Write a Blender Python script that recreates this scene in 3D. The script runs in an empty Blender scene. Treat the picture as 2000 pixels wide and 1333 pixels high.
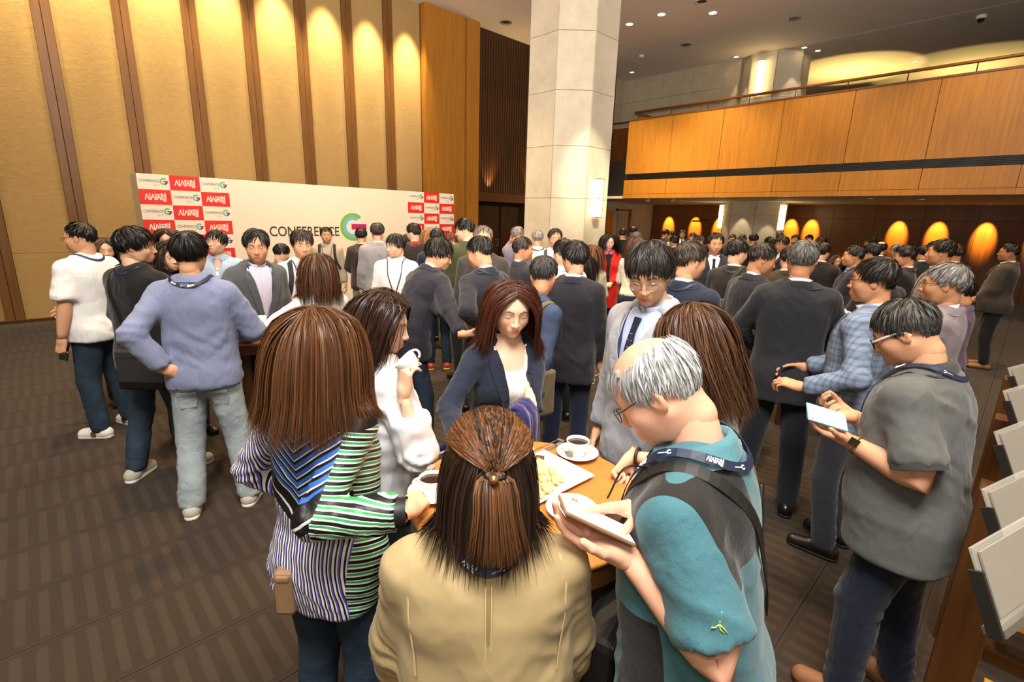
import bpy, math, random
import numpy as np
from mathutils import Matrix, Vector

# ------------------------------------------------------------------ camera
# world axes follow the hall: +X runs along the striped wall, +Y towards it; the camera stands at the origin, 1.9 m up
scene = bpy.context.scene
_cam = bpy.data.cameras.new('camera')
cam = bpy.data.objects.new('camera', _cam)
scene.collection.objects.link(cam)
_cam.sensor_width = 36.0
_cam.lens = 960.0 / 2000.0 * 36.0
_cam.clip_start, _cam.clip_end = .05, 200
RT = Vector((0.72164368, -0.69172115, 0.02742723))
UP = Vector((0.14861112, 0.19349225, 0.96978115))
FW = Vector((0.67612509, 0.69576045, -0.24242991))
cam.matrix_world = Matrix(((RT.x, UP.x, -FW.x, 0), (RT.y, UP.y, -FW.y, 0), (RT.z, UP.z, -FW.z, 1.9), (0, 0, 0, 1)))
scene.camera = cam

# ------------------------------------------------------------------ world, lamps, exposure
world = bpy.data.worlds.new('hall_ambience')
scene.world = world
world.use_nodes = True
_bg = world.node_tree.nodes['Background']
_bg.inputs[0].default_value = (1.0, .76, .48, 1)
_bg.inputs[1].default_value = .36

def lamp(name, typ, loc, target, energy, color=(1, .74, .44), size=.1, angle=60, blend=.6, shape=None):
    L = bpy.data.lights.new(name, typ)
    L.energy = energy
    L.color = color
    if typ == 'SPOT':
        L.spot_size = math.radians(angle)
        L.spot_blend = blend
        L.shadow_soft_size = size
    elif typ == 'AREA':
        L.size = size
        if shape:
            L.shape = 'DISK'
    else:
        L.shadow_soft_size = size
    o = bpy.data.objects.new(name, L)
    scene.collection.objects.link(o)
    o.location = loc
    d = Vector(target) - Vector(loc)
    o.rotation_euler = d.to_track_quat('-Z', 'Y').to_euler()
    return o

# the photographer's flash: most of it bounced off the ceiling above the camera, a little straight ahead
lamp('flash_bounce', 'AREA', (-.3, -.3, 6.7), (1.6, 1.7, 0), 900, (1, .96, .91), 3.4, shape='DISK')
lamp('flash_up', 'SPOT', (-.1, -.1, 2.3), (3.5, 3.6, 6.85), 4200, (1, .94, .90), .1, 120, 1.)
lamp('flash_head', 'POINT', (-.12, -.10, 2.22), (1, 1, 1), 17, (1, .98, .96), .10)
# ceiling downlights over the crowd
for _x, _y in ((4.2, 1.2), (7.0, 3.4), (8.2, .6), (11.99, 8.32), (11.98, 7.4), (12.71, 6.44), (12.6, 9.26), (5.4, 7.6), (2.2, 8.4), (1.0, 5.2), (11.2, 2.2), (4.6, 5.2)):
    lamp('downlight_beam', 'SPOT', (_x, _y, 6.78), (_x, _y, 0), 800, (1, .74, .44), .12, 92, .8)
# wall washers over the striped wall, one to a panel
for _k in range(-2, 8):
    lamp('wall_washer_beam', 'SPOT', (.14 + 1.01 * _k, 10.78, 6.80), (.14 + 1.01 * _k, 11.40, 4.9), 1000, (1, .78, .42), .06, 44, 1.)

# added warm fill spots without fittings, aimed to brighten the balcony front
for _y in (7.2, 4.2, 1.2, -1.6):
    lamp('balcony_fill', 'SPOT', (11.6, _y, 6.78), (14.0, _y, 3.6), 420, (1, .72, .34), .1, 70, 1.)

vs = scene.view_settings
vs.view_transform = 'Standard'
vs.look = 'None'
vs.gamma = 1
vs.use_curve_mapping = False
vs.exposure = .35
# ------------------------------------------------------------------ helpers: meshes, fields, materials
COL = bpy.context.scene.collection
RNG = np.random.default_rng(7)

def obj(name, me, mat=None, parent=None):
    o = bpy.data.objects.new(name, me)
    COL.objects.link(o)
    if parent is not None:
        o.parent = parent
    if mat is not None and me is not None:
        me.materials.clear()
        me.materials.append(mat)
    return o

def tag(o, label, cat, group=None, kind=None):
    o['label'] = label
    o['category'] = cat
    if group:
        o['group'] = group
    if kind:
        o['kind'] = kind
    return o

def empty(name, loc=(0, 0, 0), rz=0.0):
    o = bpy.data.objects.new(name, None)
    COL.objects.link(o)
    o.empty_display_size = 0.1
    o.location = loc
    o.rotation_euler = (0, 0, rz)
    return o

def mesh(V, Fs, smooth=True, **attrs):
    """Fs: one (n,3)/(n,4) index array or a list of faces"""
    me = bpy.data.meshes.new('m')
    faces = Fs
    me.from_pydata(np.asarray(V, dtype=float), [], faces)
    if smooth:
        me.polygons.foreach_set('use_smooth', np.ones(len(me.polygons), dtype=bool))
    for k, a in attrs.items():
        a = np.asarray(a, dtype=np.float32)
        if a.ndim == 1:
            at = me.attributes.new(k, 'FLOAT', 'POINT')
            at.data.foreach_set('value', a)
        elif a.shape[1] == 3:
            at = me.attributes.new(k, 'FLOAT_VECTOR', 'POINT')
            at.data.foreach_set('vector', a.ravel())
        else:
            at = me.attributes.new(k, 'FLOAT_COLOR', 'POINT')
            at.data.foreach_set('color', a.ravel())
    me.update()
    return me

class MB:
    """collects boxes, prisms, tubes and lathes into one mesh"""
    def __init__(s):
        s.v, s.f, s.n = [], [], 0
    def add(s, V, Fs):
        V = np.asarray(V, float)
        s.v.append(V)
        for f in Fs:
            s.f.append([int(i) + s.n for i in f])
        s.n += len(V)
        return s
    def box(s, lo, hi, M=None):
        x0, y0, z0 = lo
        x1, y1, z1 = hi
        V = np.array([(x0, y0, z0), (x1, y0, z0), (x1, y1, z0), (x0, y1, z0), (x0, y0, z1), (x1, y0, z1), (x1, y1, z1), (x0, y1, z1)], float)
        if M is not None:
            V = V @ np.asarray(M)[:3, :3].T + (np.asarray(M)[:3, 3] if np.asarray(M).shape[0] == 4 else 0)
        return s.add(V, [(0, 3, 2, 1), (4, 5, 6, 7), (0, 1, 5, 4), (1, 2, 6, 5), (2, 3, 7, 6), (3, 0, 4, 7)])
    def tube(s, P, r, n=8, closed=False, sq=None):
        V, F = sweep(P, r, n, caps=not closed, closed=closed)
        return s.add(V, F)
    def lathe(s, prof, n=32, c=(0, 0, 0)):
        prof = np.asarray(prof, float)
        a = np.linspace(0, 2 * np.pi, n, endpoint=False)
        V = np.stack([prof[:, None, 0] * np.cos(a), prof[:, None, 0] * np.sin(a), np.repeat(prof[:, 1:2], n, 1)], -1).reshape(-1, 3) + np.asarray(c)
        F = []
        m = len(prof)
        for i in range(m - 1):
            for j in range(n):
                F.append((i * n + j, i * n + (j + 1) % n, (i + 1) * n + (j + 1) % n, (i + 1) * n + j))
        if prof[0, 0] > 1e-6:
            F.append(tuple(range(n - 1, -1, -1)))
        if prof[-1, 0] > 1e-6:
            F.append(tuple((m - 1) * n + j for j in range(n)))
        return s.add(V, F)
    def prism(s, poly, z0, z1):
        poly = np.asarray(poly, float)
        n = len(poly)
        V = np.concatenate([np.c_[poly, np.full(n, z0)], np.c_[poly, np.full(n, z1)]])
        F = [tuple(range(n - 1, -1, -1)), tuple(range(n, 2 * n))] + [(i, (i + 1) % n, n + (i + 1) % n, n + i) for i in range(n)]
        return s.add(V, F)
    def me(s, smooth=False):
        me = bpy.data.meshes.new('m')
        me.from_pydata(np.concatenate(s.v).tolist(), [], s.f)
        if smooth:
            me.polygons.foreach_set('use_smooth', np.ones(len(me.polygons), dtype=bool))
        me.update()
        return me
    def build(s, name, mat, parent=None, smooth=False, bevel=0):
        o = obj(name, s.me(smooth), mat, parent)
        if bevel:
            b = o.modifiers.new('bevel', 'BEVEL')
            b.width = bevel
            b.segments = 2
            b.limit_method = 'ANGLE'
        return o

def box_me(lo, hi):
    return MB().box(lo, hi).me()

def norm(v):
    v = np.asarray(v, float)
    return v / (np.linalg.norm(v, axis=-1, keepdims=True) + 1e-12)

def frames(P):
    P = np.asarray(P, float)
    T = norm(np.gradient(P, axis=0))
    up = np.array([0, 0, 1.]) if abs(T[0, 2]) < .9 else np.array([0, 1., 0])
    N = np.zeros_like(P)
    n = norm(np.cross(np.cross(T[0], up), T[0]))
    for i in range(len(P)):
        n = norm(n - T[i] * (n @ T[i]))
        N[i] = n
    return T, N, np.cross(T, N)

def sweep(P, r, n=8, caps=True, closed=False, ell=None):
    P = np.asarray(P, float)
    m = len(P)
    T, N, B = frames(P)
    r = np.broadcast_to(np.asarray(r, float), (m,))
    a = np.linspace(0, 2 * np.pi, n, endpoint=False)
    e = (1, 1) if ell is None else ell
    V = (P[:, None] + r[:, None, None] * (np.cos(a)[None, :, None] * N[:, None] * e[0] + np.sin(a)[None, :, None] * B[:, None] * e[1])).reshape(-1, 3)
    F = [(i * n + j, i * n + (j + 1) % n, (i + 1) * n + (j + 1) % n, (i + 1) * n + j) for i in range(m - 1) for j in range(n)]
    if closed:
        F += [((m - 1) * n + j, (m - 1) * n + (j + 1) % n, (j + 1) % n, j) for j in range(n)]
    elif caps:
        F += [tuple(range(n - 1, -1, -1)), tuple((m - 1) * n + j for j in range(n))]
    return V, F

def spline(P, n):
    """Catmull-Rom through P"""
    P = np.asarray(P, float)
    Q = np.concatenate([[2 * P[0] - P[1]], P, [2 * P[-1] - P[-2]]])
    m = len(P) - 1
    t = np.linspace(0, m - 1e-9, n)
    i = t.astype(int)
    u = (t - i)[:, None]
    a, b, c, d = Q[i], Q[i + 1], Q[i + 2], Q[i + 3]
    return .5 * (2 * b + (c - a) * u + (2 * a - 5 * b + 4 * c - d) * u ** 2 + (3 * b - a - 3 * c + d) * u ** 3)

_T = RNG.random((32, 32, 32)).astype(np.float32)
def vnoise(p):
    p = np.asarray(p, np.float32)
    i = np.floor(p).astype(int)
    f = p - i
    f = f * f * (3 - 2 * f)
    r = 0
    for dx in (0, 1):
        wx = f[..., 0] if dx else 1 - f[..., 0]
        for dy in (0, 1):
            wy = f[..., 1] if dy else 1 - f[..., 1]
            for dz in (0, 1):
                wz = f[..., 2] if dz else 1 - f[..., 2]
                r = r + wx * wy * wz * _T[(i[..., 0] + dx) & 31, (i[..., 1] + dy) & 31, (i[..., 2] + dz) & 31]
    return r * 2 - 1

def rot(ax, deg):
    return np.array(Matrix.Rotation(math.radians(deg), 3, ax))

class Fld:
    """signed distance field on a grid with smooth unions, meshed by surface nets"""
    def __init__(s, lo, hi, h):
        s.lo = np.asarray(lo, float)
        s.h = h
        s.n = np.ceil((np.asarray(hi, float) - s.lo) / h).astype(int) + 1
        s.D = np.full(s.n, 1.0, np.float32)
        s.ax = [(s.lo[i] + h * np.arange(s.n[i])).astype(np.float32) for i in range(3)]
    def sub(s, lo, hi):
        a = np.clip(np.floor((np.asarray(lo) - s.lo) / s.h).astype(int), 0, s.n)
        b = np.clip(np.ceil((np.asarray(hi) - s.lo) / s.h).astype(int) + 1, 0, s.n)
        sl = tuple(slice(a[i], b[i]) for i in range(3))
        return sl, s.ax[0][sl[0]][:, None, None], s.ax[1][sl[1]][None, :, None], s.ax[2][sl[2]][None, None, :]
    def put(s, sl, d, k, neg=False):
        D = s.D[sl]
        if D.size == 0:
            return
        if neg:
            q = np.maximum(k - np.abs(-D - d), 0) / k
            s.D[sl] = -(np.minimum(-D, d) - q * q * k * .25)
        else:
            q = np.maximum(k - np.abs(D - d), 0) / k
            s.D[sl] = np.minimum(D, d) - q * q * k * .25
    def cap(s, a, b, ra, rb, k=.02, neg=False, flat=False):
        a, b = np.asarray(a, float), np.asarray(b, float)
        m = max(ra, rb) + k + .03
        sl, x, y, z = s.sub(np.minimum(a, b) - m, np.maximum(a, b) + m)
        ba = b - a
        L2 = ba @ ba + 1e-12
        px, py, pz = x - a[0], y - a[1], z - a[2]
        t0 = (px * ba[0] + py * ba[1] + pz * ba[2]) / L2
        t = np.clip(t0, 0, 1)
        d = np.sqrt((px - t * ba[0]) ** 2 + (py - t * ba[1]) ** 2 + (pz - t * ba[2]) ** 2) - (ra + (rb - ra) * t)
        if flat:
            d = np.maximum(d, (t0 - 1) * math.sqrt(L2))
        s.put(sl, d, k, neg)
    def ell(s, c, r, k=.02, R=None, neg=False):
        c, r = np.asarray(c, float), np.asarray(r, float)
        m = r.max() + k + .03
        sl, x, y, z = s.sub(c - m, c + m)
        px, py, pz = x - c[0], y - c[1], z - c[2]
        if R is not None:
            px, py, pz = (R[0, 0] * px + R[1, 0] * py + R[2, 0] * pz, R[0, 1] * px + R[1, 1] * py + R[2, 1] * pz, R[0, 2] * px + R[1, 2] * py + R[2, 2] * pz)
        k0 = np.sqrt((px / r[0]) ** 2 + (py / r[1]) ** 2 + (pz / r[2]) ** 2)
        k1 = np.sqrt((px / r[0] ** 2) ** 2 + (py / r[1] ** 2) ** 2 + (pz / r[2] ** 2) ** 2) + 1e-6
        s.put(sl, k0 * (k0 - 1) / k1, k, neg)
    def fn(s, f, k=.02, neg=False):
        sl = (slice(None),) * 3
        s.put(sl, f(s.ax[0][:, None, None], s.ax[1][None, :, None], s.ax[2][None, None, :]), k, neg)
    def cut(s, f):
        s.D = np.maximum(s.D, f(s.ax[0][:, None, None], s.ax[1][None, :, None], s.ax[2][None, None, :])).astype(np.float32)
    def mesh(s):
        D = s.D
        S = D < 0
        n = np.array(D.shape) - 1
        c = [S[i:n[0] + i, j:n[1] + j, k:n[2] + k] for i in (0, 1) for j in (0, 1) for k in (0, 1)]
        cnt = sum(a.astype(np.int8) for a in c)
        act = (cnt > 0) & (cnt < 8)
        I = np.argwhere(act)
        idx = np.full(n, -1, np.int64)
        idx[act] = np.arange(len(I))
        co = np.array([(i, j, k) for i in (0, 1) for j in (0, 1) for k in (0, 1)])
        val = np.stack([D[I[:, 0] + o[0], I[:, 1] + o[1], I[:, 2] + o[2]] for o in co], 1)
        acc = np.zeros((len(I), 3))
        num = np.zeros(len(I))
        for a in range(8):
            for b in range(a + 1, 8):
                if np.abs(co[a] - co[b]).sum() != 1:
                    continue
                m = (val[:, a] < 0) != (val[:, b] < 0)
                t = np.where(m, val[:, a] / np.where(m, val[:, a] - val[:, b], 1), 0)
                acc += m[:, None] * (co[a] + t[:, None] * (co[b] - co[a]))
                num += m
        V = s.lo + s.h * (I + acc / num[:, None])
        Q = []
        for ax in range(3):
            a, b = (ax + 1) % 3, (ax + 2) % 3
            sA = [slice(1, -1)] * 3
            sA[ax] = slice(0, -1)
            sB = list(sA)
            sB[ax] = slice(1, None)
            A, B = S[tuple(sA)], S[tuple(sB)]
            for flip in (0, 1):
                E = np.argwhere((A & ~B) if not flip else (~A & B))
                if not len(E):
                    continue
                E[:, a] += 1
                E[:, b] += 1
                ea, eb = np.eye(3, dtype=int)[a], np.eye(3, dtype=int)[b]
                q = [E - ea - eb, E - eb, E, E - ea]
                q = np.stack([idx[x[:, 0], x[:, 1], x[:, 2]] for x in q], 1)
                Q.append(q[:, ::-1] if flip else q)
        Q = np.concatenate(Q)
        return V, Q[(Q >= 0).all(1)]
    def samp(s, p):
        g = (np.asarray(p, float) - s.lo) / s.h
        g = np.clip(g, 0, s.n - 1.001)
        i = g.astype(int)
        f = g - i
        r = 0
        for dx in (0, 1):
            for dy in (0, 1):
                for dz in (0, 1):
                    w = (f[..., 0] if dx else 1 - f[..., 0]) * (f[..., 1] if dy else 1 - f[..., 1]) * (f[..., 2] if dz else 1 - f[..., 2])
                    r = r + w * s.D[i[..., 0] + dx, i[..., 1] + dy, i[..., 2] + dz]
        return r
    def grad(s, p):
        e = s.h
        return norm(np.stack([s.samp(p + d) - s.samp(p - d) for d in np.eye(3) * e], -1))
    def proj(s, p, off=.003, it=8):
        p = np.array(p, float)
        for _ in range(it):
            d = np.clip(s.samp(p) - off, -.03, .03)
            p = p - s.grad(p) * d[..., None]
        return p, s.grad(p)

def vnormals(V, Q):
    n = np.cross(V[Q[:, 2]] - V[Q[:, 0]], V[Q[:, 3]] - V[Q[:, 1]])
    N = np.stack([sum(np.bincount(Q[:, c], n[:, a], len(V)) for c in range(4)) for a in range(3)], 1)
    return norm(N)

def relax(V, Q, it=1, lam=.5):
    for _ in range(it):
        s = np.zeros_like(V)
        w = np.zeros(len(V))
        for c in range(4):
            d = (c + 1) % 4
            for a in range(3):
                s[:, a] += np.bincount(Q[:, c], V[Q[:, d], a], len(V))
            w += np.bincount(Q[:, c], minlength=len(V))
        V = V + lam * (s / np.maximum(w, 1)[:, None] - V)
    return V

# ------------------------------------------------------------------ materials
def lin(h):
    if isinstance(h, str):
        h = h.lstrip('#')
        c = [int(h[i:i + 2], 16) / 255 for i in (0, 2, 4)]
        return tuple(x / 12.92 if x <= .04045 else ((x + .055) / 1.055) ** 2.4 for x in c)
    return tuple(h)

class NT:
    def __init__(s, name):
        s.m = bpy.data.materials.new(name)
        s.m.use_nodes = True
        s.t = s.m.node_tree
        s.t.nodes.clear()
        s.out = s.t.nodes.new('ShaderNodeOutputMaterial')
        s.b = s.t.nodes.new('ShaderNodeBsdfPrincipled')
        s.t.links.new(s.b.outputs[0], s.out.inputs[0])
    def n(s, typ, **kw):
        nd = s.t.nodes.new(typ)
        for k, v in kw.items():
            if k.startswith('i_'):
                nd.inputs[k[2:].replace('_', ' ')].default_value = v
            else:
                setattr(nd, k, v)
        return nd
    def l(s, a, b):
        s.t.links.new(a, b)
    def coord(s, kind='Object', scale=(1, 1, 1), rotz=0.0, loc=(0, 0, 0)):
        tc = s.n('ShaderNodeTexCoord')
        mp = s.n('ShaderNodeMapping')
        mp.inputs['Scale'].default_value = scale
        mp.inputs['Rotation'].default_value = (0, 0, rotz)
        mp.inputs['Location'].default_value = loc
        s.l(tc.outputs[kind], mp.inputs[0])
        return mp.outputs[0]
    def noise(s, vec, scale=5., detail=3., rough=.55):
        nz = s.n('ShaderNodeTexNoise')
        nz.inputs['Scale'].default_value = scale
        nz.inputs['Detail'].default_value = detail
        nz.inputs['Roughness'].default_value = rough
        s.l(vec, nz.inputs['Vector'])
        return nz.outputs[0]
    def ramp(s, fac, stops):
        r = s.n('ShaderNodeValToRGB')
        els = r.color_ramp.elements
        while len(els) < len(stops):
            els.new(0.5)
        for e, (p, c) in zip(els, stops):
            e.position = p
            e.color = (*lin(c), 1)
        s.l(fac, r.inputs[0])
        return r.outputs[0]
    def mix(s, fac, a, b, typ='MIX'):
        m = s.n('ShaderNodeMix', data_type='RGBA', blend_type=typ)
        for sock, v in ((m.inputs[0], fac), (m.inputs[6], a), (m.inputs[7], b)):
            if hasattr(v, 'links'):
                s.l(v, sock)
            elif isinstance(v, (int, float)):
                sock.default_value = v
            else:
                sock.default_value = (*lin(v), 1)
        return m.outputs[2]
    def math(s, op, a, b=0.):
        m = s.n('ShaderNodeMath', operation=op)
        for sock, v in zip(m.inputs, (a, b)):
            if hasattr(v, 'links'):
                s.l(v, sock)
            else:
                sock.default_value = v
        return m.outputs[0]
    def sep(s, v):
        x = s.n('ShaderNodeSeparateXYZ')
        s.l(v, x.inputs[0])
        return x.outputs
    def attr(s, name):
        a = s.n('ShaderNodeAttribute')
        a.attribute_name = name
        return a
    def bump(s, h, strength=.3, dist=.002):
        b = s.n('ShaderNodeBump')
        b.inputs['Strength'].default_value = strength
        b.inputs['Distance'].default_value = dist
        s.l(h, b.inputs['Height'])
        s.l(b.outputs[0], s.b.inputs['Normal'])
    def col(s, c):
        if hasattr(c, 'links'):
            s.l(c, s.b.inputs['Base Color'])
        else:
            s.b.inputs['Base Color'].default_value = (*lin(c), 1)
    def set(s, **kw):
        for k, v in kw.items():
            s.b.inputs[k.replace('_', ' ')].default_value = v
        return s

_M = {}
def plain(c, rough=.5, metal=0., name=None, spec=.5, emit=None, estr=0., trans=0., alpha=1., coat=0.):
    key = ('p', c, rough, metal, spec, emit, estr, trans, alpha, coat)
    if key not in _M:
        t = NT(name or 'plain')
        v = t.noise(t.coord(scale=(1, 1, 1)), 40., 2.)
        t.col(t.mix(v, tuple(x * .93 for x in lin(c)), tuple(min(1, x * 1.05) for x in lin(c))))
        t.set(Roughness=rough, Metallic=metal, Specular_IOR_Level=spec, Transmission_Weight=trans, Alpha=alpha, Coat_Weight=coat)
        if emit:
            t.b.inputs['Emission Color'].default_value = (*lin(emit), 1)
            t.b.inputs['Emission Strength'].default_value = estr
        _M[key] = t.m
    return _M[key]

def fabric(c, weave=900., rough=.85, melange=.12, fold=.25, sheen=.15):
    key = ('f', c, weave, rough, melange, fold, sheen)
    if key not in _M:
        t = NT('fabric')
        v = t.coord()
        big = t.noise(v, 14., 4., .6)
        fine = t.noise(v, weave * .5, 2., .7)
        cc = lin(c)
        col = t.mix(fine, tuple(x * (1 - melange * 1.6) for x in cc), tuple(min(1, x * (1 + melange * 1.6)) for x in cc))
        col = t.mix(t.math('MULTIPLY', big, .35), col, tuple(x * .8 for x in cc))
        t.col(col)
        t.set(Roughness=rough, Specular_IOR_Level=.25, Sheen_Weight=sheen, Sheen_Roughness=.5)
        wr = t.noise(t.coord(scale=(1, 1, .45), rotz=.5), 22., 1.2, .45)
        wr = t.math('SUBTRACT', 1.0, t.math('MULTIPLY', t.math('ABSOLUTE', t.math('SUBTRACT', wr, .5)), 3.0))
        hh = t.math('ADD', t.math('MULTIPLY', wr, .5), t.math('ADD', t.math('MULTIPLY', t.noise(v, 12., 3., .5), .8), t.math('MULTIPLY', fine, .04)))
        t.bump(hh, fold * 1.6, .016)
        _M[key] = t.m
    return _M[key]

def denim(c, c2, fade=.5):
    key = ('d', c, c2, fade)
    if key not in _M:
        t = NT('denim')
        v = t.coord()
        col = t.mix(t.ramp(t.noise(v, 7., 4., .6), [(.35, '#000000'), (.65, '#ffffff')]), c, c2)
        fine = t.noise(t.coord(scale=(1, 1, .25)), 700., 2.)
        col = t.mix(.35, col, t.mix(fine, tuple(x * .5 for x in lin(c)), tuple(min(1, x * 1.5) for x in lin(c2))))
        t.col(col)
        t.set(Roughness=.85, Specular_IOR_Level=.2)
        t.bump(t.math('ADD', t.noise(v, 24., 4., .6), t.math('MULTIPLY', fine, .1)), .35, .02)
        _M[key] = t.m
    return _M[key]

def skin_mat(c):
    key = ('s', c)
    if key not in _M:
        t = NT('skin')
        a = t.attr('tint')
        v = t.coord()
        n1 = t.noise(v, 60., 4., .6)
        base = t.mix(n1, tuple(x * .93 for x in lin(c)), tuple(min(1, x * 1.06) for x in lin(c)))
        t.col(t.mix(1.0, base, a.outputs['Color'], 'MULTIPLY'))
        t.set(Roughness=.56, Specular_IOR_Level=.25, Subsurface_Weight=.12, Subsurface_Scale=.01)
        t.b.inputs['Subsurface Radius'].default_value = (1., .35, .2)
        t.bump(t.noise(v, 450., 3., .6), .12, .001)
        _M[key] = t.m
    return _M[key]

def hair_mat(c1, c2, rough=.38, tip=None):
    key = ('h', c1, c2, rough, tip)
    if key not in _M:
        t = NT('hair')
        a = t.attr('rnd')
        col = t.mix(a.outputs['Fac'], c1, c2)
        if tip:
            col = t.mix(t.attr('along').outputs['Fac'], col, tip)
        t.col(col)
        t.set(Roughness=rough + .08, Specular_IOR_Level=.30)
        _M[key] = t.m
    return _M[key]
# ------------------------------------------------------------------ people: heads, hands, hair, clothes
HEADS, HANDS = {}, {}

def head_template(sex, h):
    key = (sex, h)
    if key in HEADS:
        return HEADS[key]
    f = sex == 'f'
    F = Fld((-.115, -.135, -.15), (.115, .145, .14), h)
    F.ell((0, -.014, .028), (.076, .092, .086), .01)
    F.ell((0, .020, -.006), (.066 if f else .068, .067, .088), .03)
    F.ell((0, .028, -.060), (.049 if f else .056, .054, .049), .03)
    F.ell((0, .062, -.094), (.019 if f else .025, .023, .016), .022)
    for s in (-1, 1):
        F.ell((s * .040, .048, -.027), (.027, .026, .026), .03)
        F.cap((s * .012, .071, .023), (s * .040, .064, .022), .014 if f else .0155, .012, .02)
        F.ell((s * .032, .099, .001), (.021, .0155, .0125), .013, neg=True)
        F.ell((s * .032, .0700, .000), (.0165, .0140, .0120), .004)
        F.cap((s * .040, .015, -.085), (s * .058, -.012, -.045), .014, .014, .03)
    F.cap((0, .083, .010), (0, .101, -.031), .0080, .0108, .010)
    F.ell((0, .1035, -.0335), (.0105, .0098, .0090), .006)
    F.ell((0, .072, -.066), (.029, .0225, .021), .02)
    for s in (-1, 1):
        F.ell((s * .0125, .0950, -.0365), (.0078, .0095, .0070), .006)
        F.cap((s * .0205, .0850, -.0650), (0, .0940, -.0612), .0030, .0052 if f else .0046, .004)
        F.cap((s * .0200, .0850, -.0665), (0, .0930, -.0710), .0030, .0066 if f else .0058, .005)
        F.cap((s * .0220, .0920, -.0660), (0, .1010, -.0660), .0016, .0022, .003, neg=True)
        R = rot('X', -14) @ rot('Z', s * 14)
        F.ell((s * .0790, -.012, -.006), (.0075, .0185, .0315), .004, R=R)
        F.ell((s * .0870, -.008, -.004), (.0060, .0100, .0180), .006, R=R, neg=True)
    F.cap((0, -.030, -.045), (0, -.036, -.085), .046 if f else .053, .045 if f else .052, .03)
    V, Q = F.mesh()
    x, y, z = V.T
    T = np.ones((len(V), 4), np.float32)
    def paint(m, c):
        T[:, :3] = T[:, :3] * (1 - m[:, None]) + (T[:, :3] * np.array(c)) * m[:, None]
    ss = lambda a, b, v: np.clip((v - a) / (b - a), 0, 1) ** 2 * (3 - 2 * np.clip((v - a) / (b - a), 0, 1))
    front = (y > .05).astype(float)
    cheek = np.exp(-(((np.abs(x) - .043) / .022) ** 2 + ((z + .03) / .022) ** 2)) * front
    paint(cheek * (.55 if f else .4), (1.0, .86, .84))
    if not f:
        paint(ss(-.03, -.07, z) * front * .25, (.82, .86, .92))
    lip = np.exp(-((np.abs(x) / .0225) ** 4 + ((z + .0665) / (.0095 if f else .0082)) ** 4)) * (y > .078)
    paint(np.clip(lip * 1.3, 0, 1), (.86, .52, .52) if f else (.85, .62, .60))
    paint(np.exp(-((x / .021) ** 6 + ((z + .0660) / .0016) ** 2)) * (y > .075) * .9, (.45, .26, .26))  # dark line painted for the shade in the groove between the lips
    ax = np.abs(x)
    bz = .0225 + .0045 * np.clip((ax - .014) / .02, 0, 1) - .006 * np.clip((ax - .036) / .018, 0, 1)
    brow = np.exp(-((z - bz) / (.0034 if f else .0042)) ** 4) * ss(.011, .016, ax) * ss(.054, .046, ax) * (y > .04)
    paint(np.clip(brow * 1.2, 0, 1), (.16, .13, .11))
    paint(np.exp(-(((ax - .0065) / .0035) ** 2 + ((z + .0430) / .0028) ** 2)) * (y > .09) * .9, (.35, .22, .2))  # dark spots painted for the shade inside the nostrils
    lid = np.exp(-(((ax - .032) / .017) ** 4 + ((z - .0055) / .0025) ** 2)) * (y > .06)
    paint(lid * .35, (.7, .55, .5))
    sock = np.exp(-(((ax - .032) / .019) ** 2 + ((z - .003) / .011) ** 2)) * front
    paint(sock * .3, (.9, .8, .78))
    earm = ss(.072, .08, ax) * (np.abs(y + .01) < .04)
    paint(earm * .5, (1.0, .85, .82))
    HEADS[key] = (V, Q, T)
    return HEADS[key]

def eye_mesh(side, gaze=0., openness=1., n=16, m=8):
    u = np.linspace(-1, 1, n)
    v = np.linspace(0, 1, m)
    U, W = np.meshgrid(u, v, indexing='ij')
    up = .0052 * openness * (1 - np.abs(U) ** 2.2) + .0006
    lo = -.0042 * openness * (1 - np.abs(U) ** 2.0) - .0004
    if openness < .25:
        up = -.0016 - .003 * (1 - U ** 2) + .0009
        lo = up - .0028
    X = U * .0142
    Z = lo + (up - lo) * W + .0012 * U * side
    Y = .0700 + .0148 * np.sqrt(np.clip(1 - (X / .0175) ** 2 - (Z / .0128) ** 2, .05, 1)) + .0012
    V = np.stack([X + side * .032, Y, Z], -1).reshape(-1, 3)
    F = [(i * m + j, (i + 1) * m + j, (i + 1) * m + j + 1, i * m + j + 1) for i in range(n - 1) for j in range(m - 1)]
    T = np.ones((n, m, 4), np.float32)
    T[..., :3] = (.78, .75, .72)
    ir = (X - gaze) ** 2 + (Z - .0004) ** 2 < .0054 ** 2
    T[ir, :3] = (.035, .02, .012)
    T[:, -2:, :3] = (.03, .02, .018)
    if openness < .25:
        T[..., :3] = (.05, .03, .025)
    return V, np.array(F), T.reshape(-1, 4)

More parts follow.
